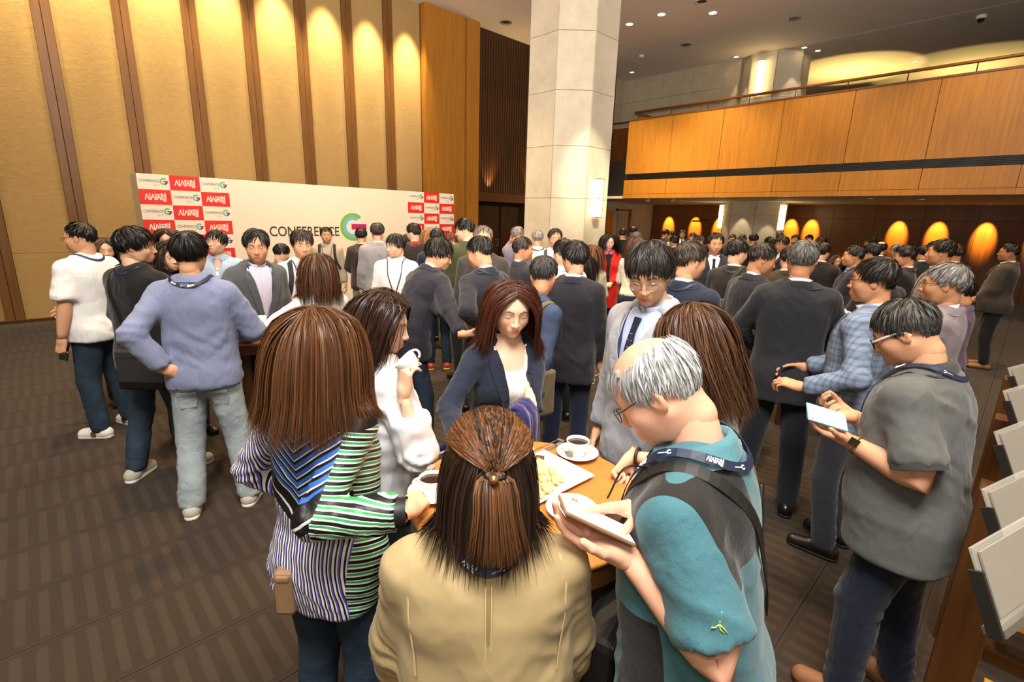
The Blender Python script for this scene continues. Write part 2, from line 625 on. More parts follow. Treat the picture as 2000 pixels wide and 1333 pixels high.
POSES = dict(cradle=(14, 24, 16, 4), relax=(28, 34, 22, 6), flat=(8, 6, 4, 8), grip=(58, 72, 42, 3), hold=(30, 48, 28, 4), pinch=(46, 44, 26, 2), fist=(78, 92, 50, 1), point=(30, 30, 20, 3))
def hand_template(pose, h):
    key = (pose, h)
    if key in HANDS:
        return HANDS[key]
    a, b, c, spr = POSES[pose]
    F = Fld((-.09, -.05, -.11), (.075, .21, .075), h)
    base = [(-.030, .090), (-.010, .097), (.011, .093), (.030, .083)]
    wid = [(-.018, .002), (-.006, .002), (.007, .002), (.018, .002)]
    Ls = [(.042, .025, .021), (.047, .029, .022), (.043, .027, .021), (.034, .021, .019)]
    for q in range(4):
        p0 = np.array([base[q][0], base[q][1], .004 if q in (1, 2) else 0])
        F.cap((wid[q][0], wid[q][1], 0), p0, .0150, .0118, .014)
    F.cap((0, -.05, 0), (0, .01, 0), .0245, .0240, .02)
    F.ell((-.022, .035, -.012), (.016, .03, .014), .015)
    F.ell((.022, .035, -.010), (.013, .032, .012), .015)
    for q in range(4):
        p = np.array([base[q][0], base[q][1], .002])
        ang = 0
        sp = math.radians((1.5 - q) * -spr)
        for i, (L, aa) in enumerate(zip(Ls[q], (a, b, c))):
            ang += aa * (1 + .05 * (q - 1.5)) * (0.15 if (pose == 'point' and q == 0) else 1)
            r = math.radians(ang)
            d = np.array([math.sin(sp) * math.cos(r), math.cos(sp) * math.cos(r), -math.sin(r)])
            e = p + d * L
            r0 = (.0096, .0086, .0078)[i] * (1, 1.02, 1, .88)[q]
            F.cap(p, e, r0, r0 - .0008, .003)
            p = e
    # thumb leaves the side of the palm near its base
    t0 = np.array([-.024, .022, -.010])
    td = {'cradle': (-.62, .70, -.35), 'flat': (-.72, .62, -.15), 'relax': (-.50, .72, -.48), 'grip': (-.25, .55, -.80), 'hold': (-.40, .80, -.45), 'pinch': (-.25, .75, -.62), 'fist': (-.2, .5, -.84), 'point': (-.45, .7, -.5)}[pose]
    t1 = t0 + norm(td) * .046
    td2 = norm(np.array(td) + np.array([.35, .25, -.05]) * (1.4 if pose in ('grip', 'fist', 'pinch') else .5))
    t2 = t1 + td2 * .032
    t3 = t2 + norm(td2 + np.array([.25, .15, 0])) * .025
    F.cap(t0, t1, .0145, .0115, .012)
    F.cap(t1, t2, .0110, .0100, .004)
    F.cap(t2, t3, .0098, .0085, .003)
    V, Q = F.mesh()
    HANDS[key] = (V, Q)
    return HANDS[key]

SKULL_C, SKULL_R = np.array([0, -.014, .028]), np.array([.0775, .0935, .0875])
HL_M = ([0, 25, 45, 60, 75, 92, 112, 135, 180], [38, 38, 30, 22, -8, -14, -2, -34, -42])
HL_F = ([0, 25, 45, 60, 75, 92, 112, 135, 180], [34, 34, 30, 18, -2, -20, -26, -38, -46])

def fib(n):
    i = np.arange(n) + .5
    ph = np.arccos(1 - 2 * i / n)
    th = np.pi * (1 + 5 ** .5) * i
    return np.stack([np.cos(th) * np.sin(ph), np.sin(th) * np.sin(ph), np.cos(ph)], 1)

def hair_mesh(style, rng, n=500, segs=8, wid=.004, length=.05, side=.035, lift=.006, wave=0., part=None, bald=False,
              fringe=0., whorl=(0., -.45, .85), puff=0., collide=None, tofm=None, sex='m', curl=0., jitter=.25, tuck=.35, nape=None, grav=.5, ends=0.):
    """strands combed over the skull plus a close cap beneath; verts in head space"""
    hl = HL_F if sex == 'f' else HL_M
    def mask(u):
        az = np.abs(np.degrees(np.arctan2(u[:, 0], u[:, 1])))
        el = np.degrees(np.arcsin(np.clip(u[:, 2], -1, 1)))
        lim = np.interp(az, *hl)
        m = el > lim
        if bald:
            top = np.interp(az, [0, 30, 70, 110, 150, 180], [12, 10, 34, 44, 40, 38])
            m &= (el < top) | ((az < 55) & (el > 20) & (el < 42))
            m &= el > lim - (8 if True else 0)
        return m
    # cap
    na, ne = 48, 22
    az = np.linspace(-np.pi, np.pi, na, endpoint=False)
    lim = np.radians(np.interp(np.abs(np.degrees(az)), *hl))
    tops = np.full(na, np.pi / 2)
    E = lim[:, None] + (tops - lim)[:, None] * np.linspace(0, 1, ne)[None]
    cu = np.stack([np.sin(az)[:, None] * np.cos(E), np.cos(az)[:, None] * np.cos(E), np.sin(E)], -1)
    ramp = np.clip(np.linspace(0, 1, ne) * (5 if style == 'long' else 1.6), 0, 1)
    thick = (.002 + (lift * .75 + puff * .9) * ramp)[None, :, None]
    if bald:
        keep = mask(cu.reshape(-1, 3)).reshape(na, ne)
        thick = np.where(keep[..., None], .004, -.012)
    CV = (SKULL_C + cu * (SKULL_R + thick)).reshape(-1, 3)
    CF = np.array([(i * ne + j, ((i + 1) % na) * ne + j, ((i + 1) % na) * ne + j + 1, i * ne + j + 1) for i in range(na) for j in range(ne - 1)])[:, ::-1]
    # strands
    u = fib(int(n * 2.2))
    u = norm(u + rng.normal(0, .04, u.shape))
    u = u[mask(u)]
    if style == 'long':
        w_ = u[(np.abs(u[:, 0]) < .40) & (u[:, 2] > .30)][::2].copy()
        w_[:, 0] = (w_[:, 0]) * .30 + (part or 0.) * .5
        u = np.concatenate([u, norm(w_)])
    N = len(u)
    lay = rng.random(N)
    if style == 'long':
        lay[N - len(w_):] = .75 + .25 * lay[N - len(w_):]
    if style == 'short':
        tp = np.clip((u[:, 2] + .15) / .75, 0, 1)
        lay = lay * (.30 + .70 * tp)
    base = SKULL_R + .003 + (lift * lay)[:, None] * 1.0
    p = SKULL_C + u * base
    w = norm(np.asarray(whorl, float))
    nrm = norm(u / SKULL_R)
    if style == 'long':
        px = part if part is not None else 0.
        sx = np.where(u[:, 0] - px * np.clip(u[:, 1] + .4, 0, 1) >= 0, 1., -1.)
        frontness = np.clip(u[:, 1] + .1, 0, 1)
        fl = np.stack([sx * (.65 * frontness + .14), -tuck * frontness * (1 - fringe), np.full(N, -.55)], 1)
        fl += .25 * (u - w)
    else:
        fl = (u - w)
        if part is not None:
            topm = np.clip(u[:, 2] - .35, 0, 1)[:, None]
            fl = fl + topm * np.stack([np.where(u[:, 0] > part, 1.3, -1.3), np.full(N, .3), np.zeros(N)], 1)
        if fringe < 0:
            fr = np.clip(u[:, 1], 0, 1)[:, None] * np.clip(u[:, 2], 0, 1)[:, None]
            fl = fl + fr * np.array([-fringe * .6, fringe * 1.6, .5])
    fl = fl + rng.normal(0, jitter * .35, fl.shape)
    v = norm(fl - nrm * (fl * nrm).sum(1, keepdims=True))
    topness = np.clip((u[:, 2] + .1) / .6, 0, 1)
    L = (side + (length - side) * topness) * (1 + rng.normal(0, .12, N))
    if style == 'long':
        tot = nape if nape is not None else length
        L = np.maximum(.06, (p[:, 2] + tot) * 1.08 + .10 * topness) * (1 + rng.normal(0, .035, N))
        if fringe > 0:
            fr = (np.abs(u[:, 0]) < .5) & (u[:, 1] > .45)
            L = np.where(fr, .085 + .03 * rng.random(N), L)
    st = L / segs
    path = [p.copy()]
    phase = rng.random(N) * 6.28
    for i in range(segs):
        t = (i + 1) / segs
        p = p + v * st[:, None]
        q = (p - SKULL_C) / (SKULL_R + .004 + (lift * lay + puff)[:, None])
        rr = np.linalg.norm(q, axis=1)
        ins = rr < 1
        p = np.where(ins[:, None], SKULL_C + q / np.maximum(rr, 1e-6)[:, None] * (SKULL_R + .004 + (lift * lay + puff)[:, None]), p)
        if style == 'long':
            # hang down clear of the neck
            low = p[:, 2] < -.03
            rad = np.hypot(p[:, 0], p[:, 1] + .035)
            need = .062 + .02 * lay
            push = low & (rad < need)
            s_ = np.where(push, need / np.maximum(rad, 1e-4), 1)
            p[:, 0] *= s_
            p[:, 1] = (p[:, 1] + .035) * s_ - .035
            if collide is not None:
                pw = tofm(p)
                d = collide.samp(pw)
                bad = d < .008 + .012 * lay
                if bad.any():
                    g = collide.grad(pw[bad])
                    pw2 = pw.copy()
                    pw2[bad] += g * (.008 + .012 * lay[bad] - d[bad])[:, None]
                    p = tofm(pw2, inv=True)
        gv = np.array([0, 0, -1.])
        nn = norm((p - SKULL_C) / SKULL_R)
        out = rr > 1.25
        if style == 'long':
            g = .42 if i > 1 else .2
            v = norm(v * (1 - g) + gv * g)
            tang = norm(v - nn * np.minimum((v * nn).sum(1, keepdims=True), 0))
            v = np.where((rr < 1.3)[:, None], tang, v)
            if wave:
                v = norm(v + wave * t * np.stack([np.cos(t * 11 + phase), np.sin(t * 11 + phase), np.zeros(N)], 1))
            if ends and t > .7:
                v = norm(v + ends * norm(np.stack([p[:, 0], p[:, 1] + .03, np.zeros(N)], 1)))
        else:
            tang = norm(v - nn * (v * nn).sum(1, keepdims=True))
            v = norm(tang * (1 - .12 * lift / .006 * .4) + gv * .12 * grav + nn * (.05 if not out.any() else .02) + rng.normal(0, jitter * .22, p.shape) + curl * np.stack([np.cos(t * 9 + phase), np.sin(t * 7 + phase), np.cos(t * 8 + phase)], 1))
        path.append(p.copy())
    P = np.stack(path, 1)
    return CV, CF, P, rng.random(N)

def strands_mesh(P, wid, rnd, sides=3):
    """P: (N, m, 3) polylines to tapered tubes"""
    N, m, _ = P.shape
    T = norm(np.gradient(P, axis=1))
    ref = norm(P[:, :, :] - np.array([0, -.014, 0]))
    B = norm(np.cross(T, ref) + 1e-6)
    Nn = np.cross(B, T)
    t = np.linspace(0, 1, m)
    r = wid * (.55 + .45 * np.sin(np.pi * np.clip(t * .9 + .08, 0, 1))) * (1 - t ** 3 * .85)
    tw = ((rnd * 7.31) % 1 - .5)[:, None, None] * 1.5
    Bt = np.cos(tw) * B + np.sin(tw) * Nn
    sides = 2
    V = np.stack([P - Bt * r[None, :, None], P + Bt * r[None, :, None]], 2)
    i = np.arange(m - 1)
    q = np.stack([i * 2, i * 2 + 1, i * 2 + 3, i * 2 + 2], -1)
    F = (np.arange(N)[:, None, None] * (m * sides) + q[None]).reshape(-1, 4)
    return V.reshape(-1, 3), F, np.repeat(rnd, m * sides), np.tile(np.repeat(t, sides), N)

def ribbon(P, Nrm, w, th=.0016):
    P, Nrm = np.asarray(P), np.asarray(Nrm)
    T = norm(np.gradient(P, axis=0))
    S = norm(np.cross(T, Nrm))
    w = np.broadcast_to(np.asarray(w, float), (len(P),))[:, None]
    V = np.stack([P - S * w / 2, P + S * w / 2, P + S * w / 2 + Nrm * th, P - S * w / 2 + Nrm * th], 1).reshape(-1, 3)
    m = len(P)
    F = [(i * 4 + j, i * 4 + (j + 1) % 4, (i + 1) * 4 + (j + 1) % 4, (i + 1) * 4 + j) for i in range(m - 1) for j in range(4)]
    F += [(0, 3, 2, 1), ((m - 1) * 4, (m - 1) * 4 + 1, (m - 1) * 4 + 2, (m - 1) * 4 + 3)]
    return V, np.array(F)

def ik(S, W, L1, L2, pole):
    S, W = np.asarray(S, float), np.asarray(W, float)
    d = W - S
    D = np.linalg.norm(d)
    if D > (L1 + L2) * .995:
        W = S + d / D * (L1 + L2) * .995
        d = W - S
        D = np.linalg.norm(d)
    a = (L1 ** 2 - L2 ** 2 + D ** 2) / (2 * D)
    hgt = math.sqrt(max(L1 ** 2 - a ** 2, 1e-6))
    ax = d / D
    pv = np.asarray(pole, float)
    pv = norm(pv - ax * (pv @ ax))
    return S + ax * a + pv * hgt, W

ZM = [.74, .80, .88, .94, 1.04, 1.14, 1.25, 1.34, 1.40, 1.445, 1.485, 1.53]
WM = [.150, .160, .168, .166, .152, .156, .168, .172, .158, .110, .064, .056]
DM = [.110, .115, .120, .118, .108, .110, .118, .116, .102, .085, .066, .058]
YM = [0, 0, -.004, -.004, .004, .006, .004, -.004, -.010, -.016, -.018, -.016]
WF = [.152, .164, .172, .164, .132, .132, .142, .146, .134, .092, .052, .046]
DF = [.108, .114, .120, .112, .094, .098, .108, .104, .090, .074, .056, .050]
SHOULDER = {'m': (.170, -.012, 1.405), 'f': (.146, -.012, 1.395)}
ARM_PRESET = {
    'down': dict(t=(.255, .04, .80), p=(.4, -1, 0)),
    'down2': dict(t=(.235, .10, .82), p=(.5, -1, 0)),
    'bend': dict(t=(.13, .30, 1.05), p=(.6, -.5, -.8)),
    'phone': dict(t=(.075, .30, 1.13), p=(.55, -.4, -1), pose='hold', f=(-.35, .75, .45), pm=(-.3, .1, .9)),
    'clasp': dict(t=(.055, .20, .98), p=(.8, -.6, -.4), pose='grip', f=(-.75, .55, -.2), pm=(-.2, -.6, -.5)),
    'cross': dict(t=(-.10, .19, 1.12), p=(.8, .1, -.9), pose='hold', f=(-1, .1, .1), pm=(0, -1, 0)),
    'hip': dict(t=(.20, -.06, 1.00), p=(1, -.5, .1), pose='flat', f=(-.5, -.7, -.2), pm=(-.8, .5, 0)),
    'ear': dict(t=(.135, .04, 1.52), p=(.7, .4, -1), pose='grip', f=(-.3, -.1, 1), pm=(-1, 0, 0)),
    'cup': dict(t=(.10, .30, 1.22), p=(.6, -.4, -1), pose='pinch', f=(-.5, .7, .4), pm=(-.7, .2, -.3)),
    'table': dict(t=(.16, .42, 1.06), p=(.6, -.3, -.9), pose='relax', f=(-.1, 1, -.15), pm=(0, -.1, -1)),
    'back': dict(t=(.07, -.16, .95), p=(1, -.4, 0), pose='relax'),
}
AZ0 = 45.83

def polar(brg, rng):
    a = math.radians(AZ0 - brg)
    return rng * math.cos(a), rng * math.sin(a), a

class Person:
    pass

def person(label, brg, rng, rel, H=1.74, sex='m', fat=0., lean=0., tilt=0., twist=0., head=(0, 5, 0), arms=('down', 'down'), feet=None, skin='#d8a886',
           top=None, bottom=None, shoes=None, hair=None, glasses=None, lanyard=None, lod=1, eyes=True, gaze=0., openness=.8, group=None, seed=None, headscale=1., neckfwd=0., legs=True, shw=1.):
    P = Person()
    sd = seed if seed is not None else (abs(hash_label(label)) % 100000)
    R = np.random.default_rng(sd)
    x, y, a = polar(brg, rng)
    root = empty('person', (x, y, 0), a + math.radians(rel) - math.pi / 2)
    tag(root, label, 'person', group)
    P.root, P.lod, P.sex = root, lod, sex
    s = H / 1.75
    P.s = s
    lh = dict(head=min(.0105, max(.0035, .0023 + .0010 * rng)), hand=min(.012, .0034 + .0009 * rng), cloth=min(.030, max(.0108, .0092 + .0022 * rng)))
    f = sex == 'f'
    fat_ = fat
    # --- spine bend
    ln, tl, tw = math.radians(lean), math.radians(tilt), math.radians(twist)
    piv = np.array([0, 0, .95])
    Rfull = lambda t: np.array(Matrix.Rotation(-ln * t, 3, 'X') @ Matrix.Rotation(tl * t, 3, 'Y') @ Matrix.Rotation(tw * t, 3, 'Z'))
    def tsm(z):
        q = np.clip((z - .93) / .32, 0, 1)
        return q * q * (3 - 2 * q)
    bent = abs(ln) + abs(tl) + abs(tw) > 1e-4
    def bend(p):
        p = np.asarray(p, float)
        if not bent:
            return p
        if p.ndim == 1:
            return Rfull(float(tsm(p[2]))) @ (p - piv) + piv
        return np.array([Rfull(float(tsm(q[2]))) @ (q - piv) + piv for q in p])
    def unb(x, y, z):
        if not bent:
            return x, y, z
        X, Y, Z = np.broadcast_arrays(x, y, z - .95)
        t = tsm(Z + .95 + .02)
        for _ in range(2):
            c1, s1 = np.cos(ln * t), np.sin(ln * t)
            y1, z1 = Y * c1 - Z * s1, Y * s1 + Z * c1
            c2, s2 = np.cos(tl * t), np.sin(tl * t)
            x2, z2 = X * c2 - z1 * s2, X * s2 + z1 * c2
            c3, s3 = np.cos(tw * t), np.sin(tw * t)
            x3, y3 = x2 * c3 + y1 * s3, -x2 * s3 + y1 * c3
            t = tsm(z2 + .95)
        return x3, y3, z2 + .95
    P.bend = bend
    W0, D0, Y0 = (np.array(WF), np.array(DF), np.array(YM)) if f else (np.array(WM), np.array(DM), np.array(YM))
    bel = np.exp(-((np.array(ZM) - 1.03) / .16) ** 2)
    W0 = W0 * (1 + fat * .12 + fat * .22 * bel)
    D0 = D0 * (1 + fat * .15 + fat * .40 * bel)
    Y0 = Y0 + fat * .035 * bel
    sh = np.array(SHOULDER[sex])
    th_ = -(a + math.radians(rel) - math.pi / 2)
    Rw = np.array([[math.cos(th_), -math.sin(th_), 0], [math.sin(th_), math.cos(th_), 0], [0, 0, 1]])
    w2l = lambda p: Rw @ (np.asarray(p, float) - [x, y, 0]) / s
    d2l = lambda p: Rw @ np.asarray(p, float)
    P.w2l, P.d2l = w2l, d2l
    J = {}
    for sg, nm in ((-1, 'L'), (1, 'R')):
        J['S' + nm] = bend(sh * [sg * (1 + fat * .03) * shw, 1, 1])
    for (sg, nm), spec in zip(((-1, 'L'), (1, 'R')), arms):
        if isinstance(spec, str):
            spec = dict(ARM_PRESET[spec])
        else:
            spec = {**ARM_PRESET.get(spec.get('base', 'down'), {}), **spec}
        t = np.array(spec['t'], float) * [sg, 1, 1]
        if spec.get('w') is not None:
            t = w2l(spec['w'])
            spec['abs'] = True
        if spec.get('fw') is not None:
            spec['f'] = d2l(spec['fw']) * [sg, 1, 1]
        if spec.get('pw') is not None:
            spec['pm'] = d2l(spec['pw']) * [sg, 1, 1]
        if spec.get('b', False):
            t = bend(t)
        if lean and not spec.get('abs') and t[2] > 1.0 and not spec.get('b', False):
            t = bend(t)
        pole = np.array(spec['p'], float) * [sg, 1, 1]
        J['E' + nm], J['W' + nm] = ik(J['S' + nm], t, .285, .250, pole)
        J['h' + nm] = spec
    ft = feet or ((-.105, .0, 8), (.105, .0, 8))
    for (sg, nm), q in zip(((-1, 'L'), (1, 'R')), ft):
        hp = np.array([sg * .088, 0, .91])
        an = np.array([q[0], q[1] - .05, .085])
        J['H' + nm] = hp
        J['K' + nm], J['A' + nm] = ik(hp, an, .416, .416, (sg * .12, 1, 0))
        J['t' + nm] = q[2] * sg
    P.J = J
    # --- head placement
    nb = bend((0, -.022, 1.47))
    Rt = Rfull(1.0) if bent else np.eye(3)
    Rh = np.array(Matrix.Rotation(math.radians(head[0]), 3, 'Z') @ Matrix.Rotation(-math.radians(head[1]), 3, 'X') @ Matrix.Rotation(math.radians(head[2]), 3, 'Y'))
    Rn = np.array(Matrix.Rotation(-math.radians(head[1]) * .45 - ln * .5, 3, 'X') @ Matrix.Rotation(tl * .5, 3, 'Y'))
    hc = nb + Rn @ np.array([0, .030 + neckfwd, .160])
    P.Rh, P.hc = Rh, hc
    hs = headscale / (s ** .6) * (1.0 if not f else .965)
    P.hs = hs
    def h2b(p, inv=False):
        p = np.asarray(p, float)
        if inv:
            return ((p - hc) @ Rh) / hs
        return p * hs @ Rh.T + hc
    P.h2b = h2b
    # --- clothes
    fields = []
    def torso_field(infl, hem, sleeve, sinf, h, loose=0., top=1.53, V=None, vw=.075, vmin=0., cuff=.0, scoop=None):
        pts = np.array([J[k + n] for k in 'SEW' for n in 'LR'])
        lo = np.minimum(pts.min(0) - .11, [-.30, -.24, hem - .05])
        hi = np.maximum(pts.max(0) + .11, [.30, .26, 1.0])
        c = bend((0, 0, 1.56))
        lo, hi = np.minimum(lo, c - .16), np.maximum(hi, c + .16)
        F = Fld(lo, hi, h)
        w, d = W0 + infl, D0 + infl
        if loose:
            z_ = np.array(ZM)
            m = (z_ < 1.25)
            w = np.where(m, np.maximum(w, w[6] * loose), w)
            d = np.where(m, np.maximum(d, d[6] * loose), d)
        if hem < .90:
            lowz = np.clip((1.0 - np.array(ZM)) / .06, 0, 1)
            w, d = w + .012 * lowz, d + .014 * lowz
        X, Y, Z = unb(F.ax[0][:, None, None], F.ax[1][None, :, None], F.ax[2][None, None, :])
        ww, dd, yy = np.interp(Z, ZM, w), np.interp(Z, ZM, d), np.interp(Z, ZM, Y0)
        q = (np.abs(X / ww) ** 2.5 + np.abs((Y - yy) / dd) ** 2.5) ** .4
        dist = (q - 1) * np.minimum(ww, dd) * .95
        tz = top if scoop is None else top - (top - scoop) * np.clip((Y + .02) / .10, 0, 1) * np.clip(1.25 - (np.abs(X) / .085) ** 2, 0, 1)
        dist = np.maximum(dist, np.maximum(Z - tz, hem - Z)).astype(np.float32)
        F.put((slice(None),) * 3, np.broadcast_to(dist, F.D.shape), .001)
        if f:
            for sg in (-1, 1):
                F.ell(bend((sg * .072, .070, 1.255)), (.062 + infl * .5, .052 + infl * .6, .062), .05, R=Rt)
        for nm, sg in (('L', -1), ('R', 1)):
            S, E, Wr = J['S' + nm], J['E' + nm], J['W' + nm]
            k = 1 + fat * .12
            ra, rb, rc = (.048, .038, .026) if f else (.058, .046, .031)
            ra, rb, rc = ra * k + min(sinf, .010) * .8, rb * k + sinf, rc * k + sinf + cuff
            trap = bend(np.array([sg * .045, -.025, 1.478]))
            F.cap(trap, S, .034 + infl * .5, ra * .86, .05)
            if sleeve >= 2:
                F.cap(S, E, ra, rb, .03)
                F.cap(E, E + (Wr - E) * (sleeve - 1 - .06), rb, rc, .02, flat=True)
            elif sleeve > 1:
                F.cap(S, E, ra, rb, .03)
                F.cap(E, E + (Wr - E) * (sleeve - 1), rb, rc, .02, flat=True)
            elif sleeve > 0:
                F.cap(S, S + (E - S) * sleeve, ra, max(ra, rb) + sinf * .35, .03, flat=True)
            else:
                F.ell(S, (ra, ra, ra), .03)
        if V is not None:
            zt, zb = V
            hw = np.clip((Z - zb) / (zt - zb), 0, 1) * (vw - vmin) + vmin
            keep = np.maximum(np.abs(X) - hw, np.maximum(.03 - Y, (zb if vmin == 0 else hem - .1) - Z))
            F.D = np.maximum(F.D, -keep).astype(np.float32)
        return F
    def folds(V, Q, amp, knees=(), seedoff=0.):
        N = vnormals(V, Q)
        o = R.random(3) * 20
        rid = lambda n_: 1 - 2 * np.abs(n_)
        d = amp * .8 * vnoise(V * [9, 9, 5] + o) + amp * .75 * rid(vnoise((V @ rot('Y', 32)) * [7, 7, 19] + o)) * np.clip(vnoise(V * 5 + o + 9) + .5, 0, 1) + amp * .6 * rid(vnoise((V @ rot('Y', -38)) * [8, 8, 24] + o + 3)) * np.clip(vnoise(V * 6 + o + 2) + .3, 0, 1)
        for c, ax, rad, k in knees:
            r = np.linalg.norm(V - c, axis=1)
            t = (V - c) @ norm(ax)
            d = d + k * amp * .75 * np.exp(-(r / rad) ** 2) * np.sin(t * 110 + 9 * vnoise(V * 9 + o)) * (.35 + .65 * np.clip(vnoise(V * 13 + o + 5) + .5, 0, 1))
        return V + N * d[:, None]
    def garment(name, F, mat, amp, knees=(), it=1, parent=root):
        V, Q = F.mesh()
        V = relax(V, Q, it)
        rest = np.stack(np.broadcast_arrays(*unb(V[:, 0], V[:, 1], V[:, 2])), 1)
        if amp:
            V = folds(V, Q, amp, knees)
        return obj(name, mesh(V * s, Q, rest=rest), mat, parent)
    P.garment, P.folds = garment, folds
    arm_knees = []
    for nm in 'LR':
        S, E, Wr = J['S' + nm], J['E' + nm], J['W' + nm]
        arm_knees += [(E, Wr - S, .10, 1.0), (S * .75 + E * .25 + [0, 0, -.03], E - S, .07, .6), (Wr, Wr - E, .09, .5)]
    top = top or {}
    kind = top.get('kind', 'shirt')
    tm = top.get('mat')
    amp = top.get('amp', .005)
    outer = None
    if kind == 'jacket':
        im = top.get('inner')
        zb = top.get('V', 1.16)
        F2 = torso_field(.005, .90, 0, .0, lh['cloth'] * (1.7 if not top.get('scoop') else .8), top=1.478, scoop=top.get('scoop'))
        garment('shirt', F2, im, .0015)
        F = torso_field(top.get('infl', .020), top.get('hem', .80), top.get('sleeve', 2), top.get('sinf', .016), lh['cloth'], loose=top.get('loose', .98), top=top.get('jtop', 1.485), V=(1.50, zb), vw=top.get('vw', .080), vmin=top.get('vmin', 0), cuff=.006)
        P.inner = F2
        garment(top.get('name', 'jacket'), F, tm, amp, arm_knees)
        outer = F
    else:
        sl = {'tee': .58, 'polo': .62, 'shirt': 2, 'blouse': 2, 'vest': 0, 'half': 1.1}.get(kind, 2)
        sl = top.get('sleeve', sl)
        F = torso_field(top.get('infl', .012), top.get('hem', .86), sl, top.get('sinf', .012), lh['cloth'], loose=top.get('loose', .95), top=top.get('topz', 1.495), scoop=top.get('scoop'), V=top.get('Vn'), vw=top.get('vw', .06), cuff=top.get('cuff', .003))
        garment(top.get('name', 'shirt'), F, tm, amp, arm_knees)
        outer = F
        P.inner = F
    P.outer = outer
    # collar: a band round the neck, open at the front
    def collar(name, mat, r=.060, hgt=.036, gap=28, flare=.010, z=1.474, tiltf=14, fold=0., n=26, fwd=0., back=0.):
        an = np.radians(np.linspace(gap, 360 - gap, n))
        rows = []
        prof = [(0, 0), (flare * .2, hgt * .7), (flare, hgt)] + ([(flare + .006, hgt * 1.02), (flare + .013, hgt * .55), (flare + .019, hgt * .05 - fold)] if fold else [(flare + .003, hgt), (flare * .2 + .004, hgt * .4), (.004, 0)])
        for dr, dz in prof:
            rx, ry = (r + dr) * (1 + fat * .13), (r * 1.10 + dr) * (1 + fat * .13)
            p = np.stack([np.sin(an) * rx, np.cos(an) * ry - .020 + fwd, np.full(n, dz)], 1)
            if fold:
                p[:, 2] -= 0
            p = p @ rot('X', -tiltf).T + np.array([0, 0, z + back])
            rows.append(bend(p))
        if fold and outer is not None:
            rows[-1] = outer.proj(rows[-1], .004)[0]
        V = np.concatenate(rows)
        m = len(prof)
        F_ = np.array([(i * n + j, i * n + j + 1, (i + 1) * n + j + 1, (i + 1) * n + j) for i in range(m - 1) for j in range(n - 1)])
        return obj(name, mesh(V * s, F_), mat, root)
    P.collar = collar
    ck = top.get('collar')
    if kind == 'jacket':
        if top.get('shirtcollar', True) and top.get('inner') is not None:
            collar('shirt_collar', top.get('collarmat', top['inner']), r=.057 if not f else .050, hgt=.046, gap=18, z=1.462)
        collar('jacket_collar', tm, r=.068 if not f else .060, hgt=.030, gap=top.get('jgap', 66), flare=.014, z=1.458, fold=.018)
    elif ck:
        collar('collar', ck if not isinstance(ck, bool) else tm, r=.061 if not f else .053, hgt=top.get('ch', .034), gap=top.get('cgap', 24), z=1.462, fold=top.get('cfold', .012))
    # lapels and tie
    def strip(name, pts, w, mat, off=.002, n=24, field=None, parent=root, th=.0016, ret=False, presub=False):
        fd = field or outer
        p = bend(np.asarray(spline(pts, n)))
        q, N = fd.proj(p, off)
        q = relax_line(q)
        ww = np.interp(np.linspace(0, 1, n), np.linspace(0, 1, len(w)), w) if hasattr(w, '__len__') else w
        V, F_ = ribbon(q, N, ww, th)
        o = obj(name, mesh(V * s, F_, smooth=False), mat, parent)
        return (o, q, N) if ret else o
    P.strip = strip
    if kind == 'jacket' and lod < 2 and top.get('lapel', True):
        zb = top.get('V', 1.16)
        vw = top.get('vw', .080)
        for sg in (-1, 1):
            xs = lambda z: sg * ((z - zb) / (1.50 - zb) * vw + .014 + .004)
            pts = [(xs(1.455), .065, 1.455), (xs(1.38) + sg * .008, .115, 1.38), (xs((1.38 + zb) / 2), .14, (1.38 + zb) / 2), (xs(zb + .02) - sg * .010, .14, zb + .02)]
            strip('lapel', pts, [.030, .058, .046, .008], tm, off=.003, th=.004)
    if top.get('tie'):
        strip('tie', [(0, .075, 1.452), (0, .11, 1.40), (0, .125, 1.30), (0, .125, 1.15), (0, .125, 1.02)], [.034, .026, .044, .058, .062], top['tie'], off=.005, field=P.inner, th=.006)
    if top.get('placket'):
        strip('placket', [(0, .075, 1.445), (0, .11, 1.38), (0, .13, 1.22), (0, .125, 1.05), (0, .12, .92)], .032, top['placket'] if not isinstance(top['placket'], bool) else (top.get('inner') or tm), off=.002, field=P.inner)
    # --- trousers
    bottom = bottom or dict(mat=fabric('#1a1a20'))
    if legs:
        bi = bottom.get('infl', .012)
        pts = np.array([J[k + n] for k in 'HKA' for n in 'LR'])
        F = Fld(np.minimum(pts.min(0) - .13, [-.24, -.2, .04]), np.maximum(pts.max(0) + .13, [.24, .2, 1.10]), lh['cloth'] * 1.35)
        ww, dd, yy = np.interp(F.ax[2], ZM, W0 + bi * .6), np.interp(F.ax[2], ZM, D0 + bi * .4), np.interp(F.ax[2], ZM, Y0)
        X, Y, Z = F.ax[0][:, None, None], F.ax[1][None, :, None], F.ax[2][None, None, :]
        q = (np.abs(X / ww) ** 2.5 + np.abs((Y - yy) / dd) ** 2.5) ** .4
        dist = np.maximum((q - 1) * np.minimum(ww, dd), np.maximum(Z - bottom.get('waist', 1.03), .83 - Z))
        F.put((slice(None),) * 3, dist.astype(np.float32), .001)
        kn = []
